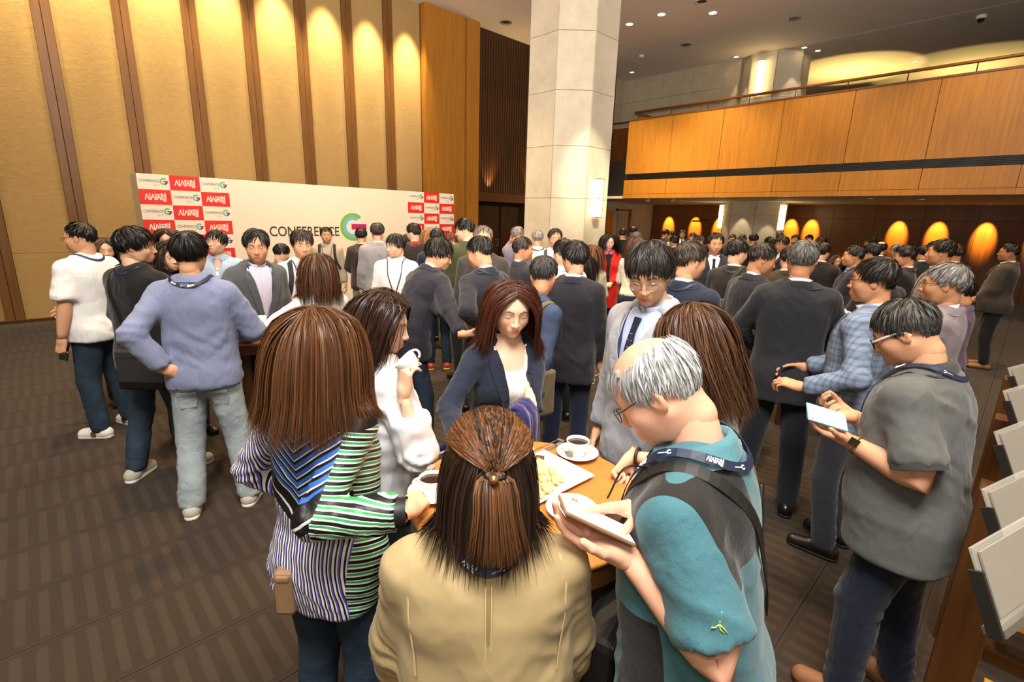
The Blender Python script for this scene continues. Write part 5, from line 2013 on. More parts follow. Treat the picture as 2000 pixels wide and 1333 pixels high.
# ---- woman in the striped blouse
def blouse_mat():
    t = NT('striped_blouse')
    x, y, z = t.sep(t.attr('rest').outputs['Vector'])
    def stripes(co, per, duty):
        return t.math('LESS_THAN', t.math('FRACT', t.math('DIVIDE', co, per)), duty)
    ax = t.math('ABSOLUTE', x)
    chev = t.math('SUBTRACT', z, t.math('MULTIPLY', ax, .75))
    blue = t.mix(stripes(chev, .030, .34), '#3563b0', '#0d0d12')
    blue = t.mix(stripes(t.math('ADD', chev, .020), .030, .16), blue, '#e8e6e0')
    wob = t.math('ADD', x, t.math('MULTIPLY', t.math('SINE', t.math('MULTIPLY', z, 14.)), .012))
    thin = t.mix(stripes(wob, .0115, .45), '#e6e3e0', '#14121c')
    thin = t.mix(stripes(t.math('ADD', wob, .003), .023, .22), thin, '#5b58b8')
    green = t.mix(stripes(t.math('ADD', z, t.math('MULTIPLY', y, .35)), .026, .40), '#e9ece4', '#101210')
    green = t.mix(stripes(t.math('ADD', t.math('ADD', z, t.math('MULTIPLY', y, .35)), -.0155), .026, .30), green, '#3d9a5c')
    lim = t.math('ADD', 1.065, t.math('MULTIPLY', ax, .75))
    c = t.mix(t.math('GREATER_THAN', z, lim), thin, '#0e0d11')
    band = t.math('ADD', 1.140, t.math('MULTIPLY', ax, .90))
    c = t.mix(t.math('GREATER_THAN', z, band), c, blue)
    ln1 = t.math('LESS_THAN', t.math('ABSOLUTE', t.math('SUBTRACT', z, t.math('ADD', 1.092, t.math('MULTIPLY', ax, .80)))), .005)
    c = t.mix(ln1, c, '#cfcac2')
    sl = t.math('MAXIMUM', t.math('GREATER_THAN', x, .150), t.math('MULTIPLY', t.math('GREATER_THAN', x, .075), t.math('GREATER_THAN', y, .02)))
    c = t.mix(sl, c, green)
    shd = t.math('MULTIPLY', t.math('GREATER_THAN', x, .125), t.math('GREATER_THAN', z, 1.405))
    c = t.mix(shd, c, '#0e0d11')
    lsl = t.math('LESS_THAN', x, -.165)
    c = t.mix(lsl, c, thin)
    cuff = t.attr('cuff').outputs['Fac']
    c = t.mix(cuff, c, '#131217')
    t.col(c)
    t.set(Roughness=.45, Specular_IOR_Level=.4)
    t.bump(t.noise(t.coord(), 20., 3.), .25, .02)
    return t.m
P = person('woman in striped blue and green blouse with long brown hair', -22.3, 1.47, -42, 1.645, 'f', lod=0, headscale=.93, fat=.05, head=(-12, 6, 0), seed=11, group=FR,
           arms=(dict(t=(.20, .12, .98), p=(1, -.6, 0)), dict(w=(.620, 1.030, 1.125), p=(.5, -.6, -1), pose='hold', fw=(.7, .45, -.1), pw=(-.2, .3, -.9))),
           top=dict(name='blouse', mat=blouse_mat(), infl=.018, sinf=.018, hem=.76, loose=1.02, amp=.009, cuff=.012, sleeve=1.90), bottom=dict(mat=denim('#18222e', '#2e3f50')), shoes=S_BLACK, eyes=True,
           hair=dict(style='long', nape=.195, part=-.05, n=4100, wid=.0018, segs=11, lift=.011, puff=.002, ends=.14, jitter=.16, mat=hair_mat('#3a2010', '#6a4426', .32)))
STRIPE = P
Wr, E = P.J['WR'], P.J['ER']
cf = Wr - (Wr - E) * .22
Vc, Fc = sweep(np.linspace(cf, Wr + (Wr - E) * .02, 6), np.array([.043, .044, .043, .042, .042, .043]), 20, caps=False)
obj('cuff', mesh(Vc * P.s, Fc), plain('#141318', .5), P.root)
shoulder_bag(P, (-.055, -.150, .85), .06, .15, .05, plain('#8a6a4a', .6), 'tan leather bag hanging behind the striped blouse woman', None, .4)

# ---- woman in white drinking from a cup
white_m = fabric('#e4e4e6', melange=.03, fold=.3)
P = person('woman in white shirt lifting a cup, in profile beside striped blouse', -16.2, 1.90, -66, 1.605, 'f', lod=0, head=(-34, 15, 0), seed=21, openness=.45, group=FR, skin='#e6bd9f', lean=2,
           arms=(dict(t=(.17, .10, .88), p=(.6, -1, 0)), dict(w=(.862, 1.425, 1.290), p=(.9, .1, -1), pose='pinch', fw=(.05, -.08, 1), pw=(.75, .1, .35))),
           top=dict(name='shirt', mat=white_m, infl=.030, sinf=.030, hem=.80, loose=1.08, amp=.013, collar=True, cuff=.016, sleeve=1.62, ch=.03), bottom=PANTS('#101012', infl=.02), shoes=S_BLACK,
           hair=dict(style='long', nape=.155, part=.12, tuck=1.3, n=3200, wid=.0019, segs=12, lift=.018, puff=.010, wave=.10, jitter=.18, mat=hair_mat('#120a07', '#3e2416', .32)))
CUPW = P
HMm, Wr = P.J['hmR'], P.J['WR']
cpos = wmat(P, Wr + HMm[:, 1] * .115 - HMm[:, 2] * .045).translation
cup(cpos.x, cpos.y, cpos.z - .02, 0, 'white cup raised to the lips of the woman in white', coffee=False, tilt=(Vector((-.62, .50, .80)).to_track_quat('Z', 'Y').to_matrix() @ Matrix.Rotation(2.2, 3, 'Z')).to_euler())

# ---- woman in navy blazer reaching to the table
P = person('woman in navy blazer with auburn bob reaching down to the table', -1.0, 2.12, 204, 1.648, 'f', lod=0, head=(-10, 17, -2), seed=31, openness=.1, group=FR, skin='#e9c4a8', lean=5,
           arms=(dict(w=(1.215, 1.235, 1.150), p=(.7, -.4, -.7), pose='flat', fw=(.05, -.35, -.55), pw=(.2, -.2, -.9)), dict(w=(1.020, 1.300, 1.080), p=(.8, -.4, -.6), pose='relax', fw=(.0, -.8, -.3), pw=(0, 0, -1))),
           top=dict(kind='jacket', name='blazer', mat=fabric('#1f2536', melange=.05), inner=fabric('#ece9e4', melange=.02), shirtcollar=False, scoop=1.355, jgap=95, jtop=1.452, V=1.02, vw=.085, vmin=.026, hem=.82, infl=.014, sinf=.012, amp=.006), bottom=PANTS('#151722'), shoes=S_BLACK,
           hair=dict(style='long', nape=.140, part=.02, tuck=.6, n=3200, wid=.0019, segs=12, lift=.009, puff=.001, wave=.07, ends=.16, jitter=.2, mat=hair_mat('#2e140b', '#552a1a', .33)))
BLAZERW = P
# purple scarf over her forearm
E, Wr = P.J['EL'], P.J['WL']
ax = norm(Wr - E)
mid = E + (Wr - E) * .55
down = np.array([0, 0, -1.])
sidev = norm(np.cross(ax, down))
rows = []
for u in np.linspace(0, 1, 26):
    ang = (u - .5) * 2
    row = []
    for v in np.linspace(0, 1, 18):
        p = mid + ax * ((v - .5) * .16 + .018 * math.sin(v * 21 + u * 3))
        drop = max(0, abs(ang) - .22)
        p = p + sidev * np.sign(ang) * min(abs(ang), .22) / .22 * (.052 + .008 * math.sin(v * 30)) + down * (drop * (.46 if ang > 0 else .36)) - down * .048 * math.cos(min(abs(ang) / .22, 1) * 1.57)
        row.append(p)
    rows.append(row)
Vs = np.array(rows).reshape(-1, 3) * P.s
Fs = np.array([(i * 18 + j, (i + 1) * 18 + j, (i + 1) * 18 + j + 1, i * 18 + j + 1) for i in range(25) for j in range(17)])
sc = obj('scarf', mesh(Vs, Fs), fabric('#2a1d5c', weave=500., melange=.15, sheen=.2))
sc.matrix_world = Matrix.Translation(P.root.location) @ P.root.rotation_euler.to_matrix().to_4x4()
sm = sc.modifiers.new('thickness', 'SOLIDIFY')
sm.thickness = .008
tag(sc, 'purple knitted scarf draped over the navy blazer woman\'s forearm', 'scarf')

# ---- man in pale grey blazer with glasses
P = person('man in pale grey blazer and dotted tie looking down through wire glasses', 16.6, 2.15, 138, 1.83, lod=0, head=(34, 24, 3), seed=41, openness=.1, group=FR, skin='#d9a987', lean=3,
           arms=('down', 'down'), top=SUIT('#a9abb4', '#b9c8ea', '#15172a', V=1.10, vw=.095, amp=.006), bottom=PANTS('#14151c'), shoes=S_BLACK,
           hair=HS(.075, .035, .014, n=2000, jitter=.3, mat=hair_mat('#0e0c0b', '#2e2824')), glasses=dict(mat=plain('#b9b2a4', .25, .9), w=.024, h=.0165), lanyard=dict(z=1.12, badge=False, w=.014, lo=.06))
for k in range(7):
    for j in (-1, 1):
        pt, nn = P.inner.proj(P.bend(np.array([(j * .009 * (1 if k % 2 else .4), .13, 1.40 - .03 * k)])), .0125)
        o = MB().lathe([(0, -.001), (.0016, -.001), (.0016, .001), (0, .001)], 8).build('tie_dot', plain('#d5d6dc', .5), P.root)
        o.location = tuple(pt[0] * P.s)
        o.rotation_euler = (math.radians(90), 0, 0)

# ---- woman with long brown hair beside him, seen from behind
P = person('woman in white blouse with wavy brown hair, her face hidden by bald man', 23.6, 1.80, 60, 1.63, 'f', lod=0, lean=10, head=(10, 18, 0), seed=51, eyes=False, group=FR, skin='#e0b594',
           arms=(dict(w=(1.36, .80, 1.13), p=(.7, -.5, -.8), pose='fist', fw=(-.3, .25, -.55), pw=(-.2, -.6, -.3)), 'down'), top=dict(name='blouse', mat=white_m, infl=.02, sinf=.022, hem=.80, amp=.010, cuff=.008, sleeve=1.25), bottom=PANTS('#121318'), shoes=S_BLACK,
           hair=dict(style='long', nape=.235, part=-.08, n=3200, wid=.0020, segs=13, lift=.011, puff=.002, wave=.22, jitter=.2, mat=hair_mat('#311a0e', '#63422a', .34)))
Wr, E = P.J['WL'], P.J['EL']
wo = obj('bracelet', mesh(*sweep((np.stack([np.cos(np.linspace(0, 6.1, 18)), np.sin(np.linspace(0, 6.1, 18)), 0 * np.linspace(0, 1, 18)], 1) * .032) @ np.stack([norm(np.cross(Wr - E, [0, 0, 1.])), norm(np.cross(Wr - E, np.cross(Wr - E, [0, 0, 1.]))), norm(Wr - E)], 0) + Wr - norm(Wr - E) * .02, .006, 6)), plain('#2a1710', .5), P.root)
wo.scale = (P.s,) * 3
shoulder_bag(P, (-.02, .27, .96), .20, .15, .05, plain('#6a1626', .45), 'burgundy leather clutch bag held by the brown haired woman', None, .2)

# ---- bald man in teal shirt holding a phone
def teal_mat():
    t = NT('teal_jersey')
    x, y, z = t.sep(t.attr('rest').outputs['Vector'])
    v = t.coord()
    fine = t.noise(v, 420., 2., .7)
    teal = t.mix(fine, '#2f5a64', '#4f7d87')
    blk = t.mix(fine, '#131211', '#2a2826')
    ax = t.math('ABSOLUTE', x)
    edge = t.math('ADD', 1.29, t.math('MULTIPLY', t.math('SUBTRACT', ax, .06), .05))
    m = t.math('MULTIPLY', t.math('GREATER_THAN', z, edge), t.math('LESS_THAN', t.math('ABSOLUTE', t.math('SUBTRACT', ax, .130)), .080))
    m = t.math('MULTIPLY', m, t.math('LESS_THAN', z, 1.478))
    side = t.math('MULTIPLY', t.math('GREATER_THAN', ax, .165), t.math('LESS_THAN', z, 1.17))
    m2 = t.math('MAXIMUM', m, t.math('MULTIPLY', side, t.math('GREATER_THAN', y, .03)))
    t.col(t.mix(m2, teal, blk))
    t.set(Roughness=.8, Specular_IOR_Level=.25, Sheen_Weight=.15)
    t.bump(t.math('ADD', t.noise(v, 20., 3.), t.math('MULTIPLY', fine, .05)), .3, .02)
    return t.m
tm_ = teal_mat()
P = person('balding grey haired man in teal shirt with black yoke holding smartphone', 25.8, 1.06, 84, 1.685, fat=.5, lod=0, lean=9, head=(6, 40, 0), seed=61, openness=.1, group=FR, skin='#dfa98c', neckfwd=.02,
           arms=(dict(w=(.775, .440, 1.245), p=(.25, -.5, -1), pose='cradle', fw=(-.45, .70, .35), pw=(-.1, -.2, .95)), dict(w=(.880, .470, 1.300), p=(.6, -.3, -1), pose='point', fw=(-.85, .45, .05), pw=(-.35, -.4, -.5))),
           top=dict(kind='polo', name='jersey', mat=tm_, infl=.018, sinf=.026, hem=.80, loose=1.05, amp=.008, sleeve=.78, collar=fabric('#4f7d88'), ch=.040, cgap=20, cfold=.014), bottom=dict(mat=denim('#7f8ea0', '#a5b0bb')), shoes=S_SNKG,
           hair=HS(.050, .036, .010, n=2600, bald=True, jitter=.22, mat=hair_mat('#6f6f6e', '#d6d6d4', .45)), glasses=dict(mat=plain('#3a3434', .3, .6), w=.021, h=.016), lanyard=dict(w=.020, badge=False, off=.012, n=80, z=1.02))
TEAL = P
hand_phone(P, 'L', 'smartphone with white screen held over the foreground table', fo=.10, zo=.045, screen='#e8ebf2', estr=1.0, case='#8a6a50', Y=P.d2l((-.62, .58, .42)), Z=P.d2l((.30, -.10, .90)), h=.158, w=.078)
# yellow-green hummingbird mark on the sleeve
SL = P.J['SL'] + (P.J['EL'] - P.J['SL']) * .62
mk = MB()
for seg in ([(0, 0), (-.010, -.004), (-.018, -.002)], [(0, 0), (.004, .016), (.000, .024)], [(0, 0), (.010, .012), (.012, .022)], [(0, 0), (.006, -.010), (.010, -.020)], [(.0, .0), (-.002, -.010), (.004, -.018)]):
    mk.tube(np.array([(a, 0, b) for a, b in seg]) * .85, .0012, 5)
axn = norm(P.J['EL'] - P.J['SL'])
outn = norm(P.d2l((-.7, -.75, .1)) - axn * (P.d2l((-.7, -.75, .1)) @ axn))
pt, nn = P.outer.proj((SL + outn * .07)[None], .004)
Rm = np.stack([norm(np.cross(nn[0], axn)), -nn[0], -axn], 1)
Vm = np.concatenate(mk.v) @ Rm.T + pt[0]
obj('emblem', mesh(Vm * P.s, mk.f), plain('#b7d65a', .5), P.root)
# earphone cord
cd = MB().tube(spline([P.w2l(p) for p in ((.80, .52, 1.33), (.83, .50, 1.40), (.90, .47, 1.36), (.88, .42, 1.22), (.84, .45, 1.16), (.80, .47, 1.25))], 40), .0022, 6)
co = obj('earphone_cord', mesh(np.concatenate(cd.v) * P.s, cd.f), plain('#0f0f10', .5))
co.matrix_world = Matrix.Translation(P.root.location) @ P.root.rotation_euler.to_matrix().to_4x4()
tag(co, 'thin black earphone cord looping from the smartphone to the teal shirt', 'cord')
shoulder_bag(P, (.02, .22, .86), .30, .22, .09, plain('#141312', .55), 'black shoulder bag worn across the teal shirt man', [(.10, .13, 1.02), (.0, .17, 1.20), (-.06, .14, 1.36), (-.115, .02, 1.47), (-.10, -.09, 1.44), (-.02, -.17, 1.28), (.12, -.17, 1.05)], 0.)
mp = empty('monopod', (1.92, .46, 0))
tag(mp, 'thin black monopod leaning behind the teal shirt man', 'monopod')
MB().tube([(-.05, -.03, .05), (-.26, .02, 1.05)], .011, 8).build('tube', plain('#0c0c0c', .4), mp, True)
MB().tube([(-.04, -.035, 0), (-.05, -.03, .06)], .014, 8).build('foot', plain('#161514', .7), mp, True)

# ---- heavy man in the grey polo shirt with white-sided glasses
P = person('heavy man in grey polo and white sided glasses looking at his phone', 42.6, 2.24, 80, 1.67, fat=.9, lod=0, lean=8, head=(4, 32, 0), seed=71, openness=.2, group=FR, skin='#cf9a76', neckfwd=.015,
           arms=(dict(w=(2.060, .330, 1.140), p=(.3, -.6, -1), pose='cradle', fw=(-.45, .75, .35), pw=(-.1, -.3, .95)), dict(w=(2.170, .350, 1.200), p=(.6, -.3, -1), pose='hold', fw=(-.7, .6, .2), pw=(-.3, -.3, .8))),
           feet=((-.12, .10, 12), (.14, -.02, 10)), top=dict(kind='polo', name='polo_shirt', mat=fabric('#5d5d5a', melange=.22), infl=.020, sinf=.026, hem=.76, loose=1.06, amp=.010, sleeve=.80, collar=fabric('#3a3838'), ch=.042, cgap=22, cfold=.016), bottom=PANTS('#141c30', amp=.008), shoes=S_LOAF,
           hair=HS(.055, .026, .012, n=2200, jitter=.25, mat=hair_mat('#161413', '#5a5550')), glasses=dict(mat=plain('#141414', .3), temple=plain('#e9e9e6', .3), r=.0022, tr=.0042, w=.024, h=.018), lanyard=dict(w=.020, badge=False, off=.010, n=80))
POLO = P
hand_phone(P, 'L', 'pale blue smartphone in the grey polo man\'s hands', fo=.12, zo=.050, screen='#9fc4e0', estr=.5, case='#7fa6c0', Y=P.d2l((-.62, .68, .25)), Z=P.d2l((-.45, -.45, .75)))
for nm in 'LR':
    S, E = P.J['S' + nm], P.J['E' + nm]
    c0 = S + (E - S) * .77
    Vc, Fc = sweep(np.linspace(c0, c0 + (E - S) * .085, 4), .086, 20, caps=False)
    obj('sleeve_band', mesh(Vc * P.s, Fc), fabric('#3a3838'), P.root)
Wr, E = P.J['WL'], P.J['EL']
axn = norm(Wr - E)
u_, w_ = norm(np.cross(axn, [0, 0, 1.])), None
w_ = np.cross(axn, u_)
an = np.linspace(0, 2 * np.pi, 24, endpoint=False)
Vw, Fw = sweep((Wr - axn * .03) + .034 * (np.cos(an)[:, None] * u_ + np.sin(an)[:, None] * w_), .006, 6, closed=True)
wa = obj('watch_band', mesh(Vw * P.s, Fw), plain('#b59a62', .3, .9), P.root)
nrm_ = norm(P.d2l((-.7, -.6, .2)) - axn * (P.d2l((-.7, -.6, .2)) @ axn))
Mw = np.stack([np.cross(axn, nrm_), axn, nrm_], 1)
Vb = np.array([(sx * .014, sy * .016, sz * .005) for sx in (-1, 1) for sy in (-1, 1) for sz in (-1, 1)]) @ Mw.T + (Wr - axn * .03) + nrm_ * .037
obj('watch_case', mesh(Vb * P.s, np.array([(0, 1, 3, 2), (4, 6, 7, 5), (0, 4, 5, 1), (2, 3, 7, 6), (0, 2, 6, 4), (1, 5, 7, 3)]), smooth=False), plain('#2a251c', .2, .5), wa)

# lettering along the lanyards seen close
def lanyard_print(P, spots):
    o, q, N = P.lan
    T = norm(np.gradient(q, axis=0))
    for fr, kind, flip in spots:
        i = int(fr * (len(q) - 1))
        t_, n_ = T[i] * flip, N[i]
        u_ = norm(np.cross(n_, t_))
        def place(me, dx, dz, nm, m):
            V = np.array([v.co[:] for v in me.vertices])
            W = q[i] + (V[:, :1] + dx) * t_ + (V[:, 2:3] + dz) * u_ + n_ * (.0024 - V[:, 1:2])
            m2 = me.copy()
            for v, c in zip(m2.vertices, W * P.s):
                v.co = c
            m2.update()
            obj(nm, m2, m, o)
        wm = plain('#e9eaf0', .5)
        if kind == 's':
            place(sisa_me(.034), -.017, -.006, 'lettering', wm)
        else:
            place(fit_text('CONFERENCE', .022, .0028), -.018, -.002, 'lettering', wm)
            place(arc_me(.0028, .0055, 40, 345, 14, -.0006), .009, 0, 'logo', wm)
lanyard_print(KHAKI, ((.455, 's', 1), (.535, 'g', 1)))
lanyard_print(TEAL, ((.20, 'g', 1), (.25, 's', 1), (.31, 'g', 1), (.36, 's', 1), (.42, 'g', 1)))
lanyard_print(POLO, ((.22, 'g', -1), (.30, 's', -1), (.38, 'g', -1)))
def plaid():
    t = NT('plaid')
    x, y, z = t.sep(t.attr('rest').outputs['Vector'])
    v = t.coord()
    def ln(co, per, w):
        return t.math('LESS_THAN', t.math('FRACT', t.math('DIVIDE', t.math('ADD', co, 5.), per)), w)
    m = t.math('ADD', t.math('MULTIPLY', ln(t.math('ADD', x, y), .034, .4), .5), t.math('MULTIPLY', ln(z, .034, .4), .5))
    c = t.mix(m, '#74849c', '#3f4d68')
    c = t.mix(t.math('MULTIPLY', t.noise(v, 260., 2.), .5), c, '#9aa4b4')
    t.col(c)
    t.set(Roughness=.85, Specular_IOR_Level=.2)
    t.bump(t.noise(v, 20., 3.), .25, .02)
    return t.m

# ---- left group round the middle table
def shoe_stripes(o):
    for k, c in enumerate(('#1f4a30', '#8a1a20', '#1f4a30')):
        MB().box((-.052, .028 + k * .011, .028), (.052, .039 + k * .011, .066)).build('side_stripe', plain(c, .6), o)
P = person('heavy man in white T-shirt and jeans standing left by the striped wall', -41.0, 5.25, 42, 1.775, fat=.75, lod=1, head=(22, 2, 0), seed=101, group=CR, skin='#cf9b78',
           arms=(dict(t=(.29, .02, .82), p=(.4, -1, 0), pose='grip'), 'bend'), feet=((-.13, .03, 14), (.14, .02, 14)), top=dict(kind='tee', name='t_shirt', mat=fabric('#e6e4e0', melange=.02), infl=.022, sinf=.030, hem=.83, loose=1.03, amp=.010, sleeve=.85),
           bottom=dict(mat=denim('#1a232e', '#30404e')), shoes=dict(kind='sneaker', mat=plain('#e2ddd2', .5), sole=plain('#cfc8b8', .6), extra=shoe_stripes), hair=HS(.045, .02, .010), glasses=dict(mat=plain('#2a241c', .3)), lanyard=dict(badge=False))
hand_phone(P, 'L', 'dark phone held behind the white T-shirt man', screen='#20242a', estr=.0, case='#141516')
person('brown haired woman mostly hidden behind the white T-shirt man', -39.6, 6.0, 190, 1.62, 'f', lod=1, head=(0, 5, 0), seed=102, group=CR, arms=('down', 'down'), top=dict(mat=fabric('#b8a894')), hair=dict(style='long', nape=.16, mat=BRN(), n=500, wid=.0044))
P = person('man in black T-shirt with gold glasses and crossbody bag laughing', -37.4, 4.15, -50, 1.775, fat=.35, lod=0, head=(-46, 4, 2), seed=103, group=CR, skin='#dca989', openness=.5,
           arms=('down2', dict(t=(.14, .30, 1.06), p=(.8, -.3, -.7))), feet=((-.13, -.10, 14), (.12, .10, 10)), top=dict(kind='tee', name='t_shirt', mat=fabric('#121212', melange=.05), infl=.022, sinf=.030, hem=.80, loose=1.05, amp=.010, sleeve=.95),
           bottom=dict(mat=denim('#20293a', '#3c4858')), shoes=S_SNKG, hair=HS(.095, .055, .016, jitter=.4, curl=.10, n=1500), glasses=dict(mat=plain('#c8a050', .25, .9), w=.023, h=.018), lanyard=dict(badge=False, off=.006))
bagm = NT('woven_bag')
v_ = bagm.coord()
wv = bagm.n('ShaderNodeTexChecker')
wv.inputs['Scale'].default_value = 90.
bagm.l(v_, wv.inputs['Vector'])
wv.inputs['Color1'].default_value = (.012, .012, .012, 1)
wv.inputs['Color2'].default_value = (.035, .034, .033, 1)
bagm.col(wv.outputs['Color'])
bagm.set(Roughness=.45)
shoulder_bag(P, (.15, -.205, .86), .29, .27, .06, bagm.m, 'black woven crossbody bag on the black T-shirt man\'s hip', [(.05, -.19, .99), (-.02, -.17, 1.15), (-.07, -.15, 1.32), (-.10, -.06, 1.455), (-.10, .06, 1.44), (-.02, .15, 1.25), (.13, .13, 1.05)], .25, plain('#151413', .5), lower=plain('#0b0a0a', .35))
person('smiling woman with long wavy dark hair beside the black T-shirt man', -34.9, 4.75, 205, 1.645, 'f', lod=1, head=(-5, 4, 4), seed=104, group=CR, skin='#e2b493', arms=('bend', 'bend'), top=dict(mat=fabric('#161416')), bottom=PANTS('#121214'),
       hair=dict(style='long', nape=.24, part=.1, n=900, wid=.0034, segs=14, lift=.016, wave=.3, mat=hair_mat('#120a07', '#3a2015')), gaze=.001)
person('woman with brown hair glimpsed behind the blue sweater man', -34.8, 6.35, 170, 1.70, 'f', lod=1, head=(0, 8, 0), seed=105, group=CR, arms=('bend', 'bend'), top=dict(mat=fabric('#cfc6b8')), hair=dict(style='long', nape=.10, mat=BRN(), n=500, wid=.0044))
P = person('man in blue sweater and pale jeans from behind, hand on hip', -33.2, 3.45, -14, 1.77, lod=0, head=(-6, 3, 0), seed=106, group=CR, skin='#d29d7a', twist=-4,
           arms=(dict(t=(.165, -.135, .985), p=(1, -.75, .35), pose='flat', f=(-.85, .25, -.35), pm=(-.2, .9, -.2)), dict(t=(.18, .27, 1.08), p=(.9, -.5, -.9))), feet=((-.15, -.02, 6), (.17, .04, 12)),
           top=dict(name='sweater', mat=fabric('#7a819e', melange=.10), infl=.020, sinf=.018, hem=.845, loose=1.0, amp=.009, collar=True, ch=.032, cgap=30), bottom=dict(mat=denim('#87949a', '#aab4b6'), infl=.020, cuff=.078, amp=.008), shoes=S_SNKG,
           hair=HS(.085, .05, .014, n=1700, whorl=(0, -.35, .9)), lanyard=dict(badge=False, w=.017, off=.008, n=70))
lanyard_print(P, ((.42, 's', -1), (.48, 'g', -1), (.54, 's', -1)))
for sg in (-1, 1):
    P.strip('back_pocket', [(sg * .080, -.125, .835), (sg * .080, -.13, .78), (sg * .080, -.12, .725)], [.105, .105, .075], denim('#828f95', '#a2acae'), off=.004, n=10, field=P.pants, th=.002)
person('man with round glasses in pale blue shirt gazing up', -30.9, 5.75, 172, 1.70, lod=1, head=(-24, -8, 0), seed=107, group=CR, skin='#dcab8b', arms=('cross', 'cross'), top=dict(kind='shirt', mat=fabric('#9fb0c6', melange=.08), collar=True, Vn=(1.50, 1.30), vw=.05, placket=fabric('#e4e2de')), hair=HS(.09, .05, .012, mat=BLK()), glasses=dict(mat=plain('#9a8660', .3, .8), w=.022, h=.019), openness=1.)
P = person('man in grey wool blazer with name badge leaning at the middle table', -27.9, 4.42, 205, 1.765, lod=0, lean=7, head=(-28, 10, 0), seed=108, group=CR, skin='#cf9a78',
           arms=('down', dict(w=(1.02, 3.86, 1.12), p=(.8, -.3, -.7), pose='pinch', fw=(.3, -.7, -.35), pw=(.2, -.2, -.9))), top=dict(kind='jacket', mat=fabric('#4c4f52', melange=.28), inner=fabric('#c6c5da'), V=1.0, vw=.10, amp=.007, placket=True),
           bottom=PANTS('#15161c'), hair=HS(.075, .035, .016, fringe=-.4, part=-.2, n=1500), lanyard=dict(z=1.03, w=.009, lo=.055, x=-.04, off=.006), openness=.5)
P = person('young man with bowl cut in white polo and backpack holding a cup', -23.1, 4.75, 186, 1.75, lod=1, head=(6, 8, 0), seed=109, group=CR, skin='#d9a27e', arms=('down', dict(t=(.07, .27, 1.16), p=(.8, -.3, -.9), pose='grip', f=(-.8, .4, .3), pm=(-.4, .2, .3))),
           top=dict(kind='polo', name='polo_shirt', mat=fabric('#e6e4e0', melange=.03), collar=True, infl=.016, sinf=.022, amp=.007), hair=dict(**HS(.078, .05, .014), whorl=(0, -.2, .95), n=600, wid=.0038, mat=hair_mat('#100a08', '#2e1c14')), lanyard=dict(w=.012, badge=False, lo=.05), openness=.5)
backpack(P, fabric('#2a2c30'), 'dark backpack worn by the bowl cut man')
person('dark haired man in grey striped T-shirt seen from behind near photo wall', -25.2, 6.9, -40, 1.50, lod=1, head=(-20, 16, 0), seed=110, group=CR, arms=('bend', 'bend'), top=dict(kind='tee', mat=fabric('#6c6a6c', melange=.3)), hair=HS(.08, .04, .012))
person('woman in white jacket with brown shoulder length hair seen from behind', -21.6, 3.72, 18, 1.61, 'f', lod=0, head=(-38, 6, 0), seed=111, group=CR, arms=(dict(w=(1.24, 3.50, 1.14), p=(1, -.4, -.6)), 'bend'), eyes=False,
       top=dict(kind='shirt', name='jacket', mat=fabric('#ddd9d2', melange=.06), infl=.018, sinf=.018, hem=.84, amp=.007), hair=dict(style='long', nape=.165, part=-.1, n=1300, wid=.0028, segs=13, lift=.018, puff=.008, wave=.14, mat=hair_mat('#241208', '#5e3a20')))
P = person('smiling tanned man in beige shirt with backpack before the big logo', -20.6, 8.1, 176, 1.69, lod=1, head=(8, 2, 0), seed=112, group=CR, skin='#c48e6a', arms=('down', 'down'), top=dict(kind='shirt', mat=fabric('#a3947e'), collar=fabric('#5c5a58'), placket=True), hair=HS(.05, .025, .010), lanyard=dict(w=.010, badge=False), openness=.3)
backpack(P, fabric('#1c1c1e'), 'black backpack worn by the tanned smiling man')
P = person('man in dark brown jacket carrying a black backpack, facing the photo wall', -17.0, 8.0, 10, 1.69, lod=1, head=(-20, 4, 0), seed=113, group=CR, arms=('bend', 'bend'), top=SUIT('#3a2d26', '#d8d8d8'), bottom=PANTS('#8c8270'), hair=HS(.06, .03, .012))
backpack(P, plain('#17181c', .5), 'black backpack on the brown jacket man\'s back')
P = person('man in grey linen jacket standing with his back turned', -15.3, 6.9, 8, 1.79, lod=1, head=(-8, 3, 0), seed=114, group=CR, arms=('down2', 'bend'), top=dict(kind='jacket', mat=fabric('#8d8a8c', melange=.14), inner=fabric('#d8d4cc'), amp=.009, hem=.76), bottom=PANTS('#2a2622'), hair=HS(.06, .03, .014, mat=hair_mat('#14110f', '#453a30')), glasses=dict(mat=plain('#b08a50', .3, .8)))
P.strip('back_seam', [(0, -.14, 1.44), (0, -.17, 1.3), (0, -.16, 1.1), (0, -.16, .82)], .005, fabric('#6f6c70'), off=.001, n=30)
person('young man in collarless white shirt with long lanyard looking left', -13.4, 5.35, 170, 1.705, lod=0, head=(-42, 6, 0), seed=115, group=CR, skin='#dba987', arms=('down', 'down'), top=dict(kind='shirt', mat=fabric('#e4e1dc', melange=.03), collar=True, ch=.024, cfold=.0, placket=True, infl=.016, sinf=.018, amp=.008), bottom=PANTS('#1c2436'),
       hair=HS(.085, .045, .014, n=1200, whorl=(.1, -.3, .9)), lanyard=dict(w=.012, z=1.10, lo=.07, badge=True), openness=.6)
person('man in dark brown polo with red trim seen from behind', -11.4, 6.95, 14, 1.80, lod=1, head=(28, 5, 0), seed=116, group=CR, arms=('bend', 'bend'), top=dict(kind='polo', mat=fabric('#2c221c'), collar=fabric('#8a2a22'), sleeve=.75), hair=HS(.06, .03, .012), lanyard=dict(badge=False))
person('person in striped T-shirt behind the dark brown polo man', -12.1, 7.5, 20, 1.62, lod=1, head=(0, 8, 0), seed=117, group=CR, arms=('bend', 'bend'), top=dict(kind='tee', mat=fabric('#cfc2ae', melange=.4)), hair=HS(.07, .03, .012))
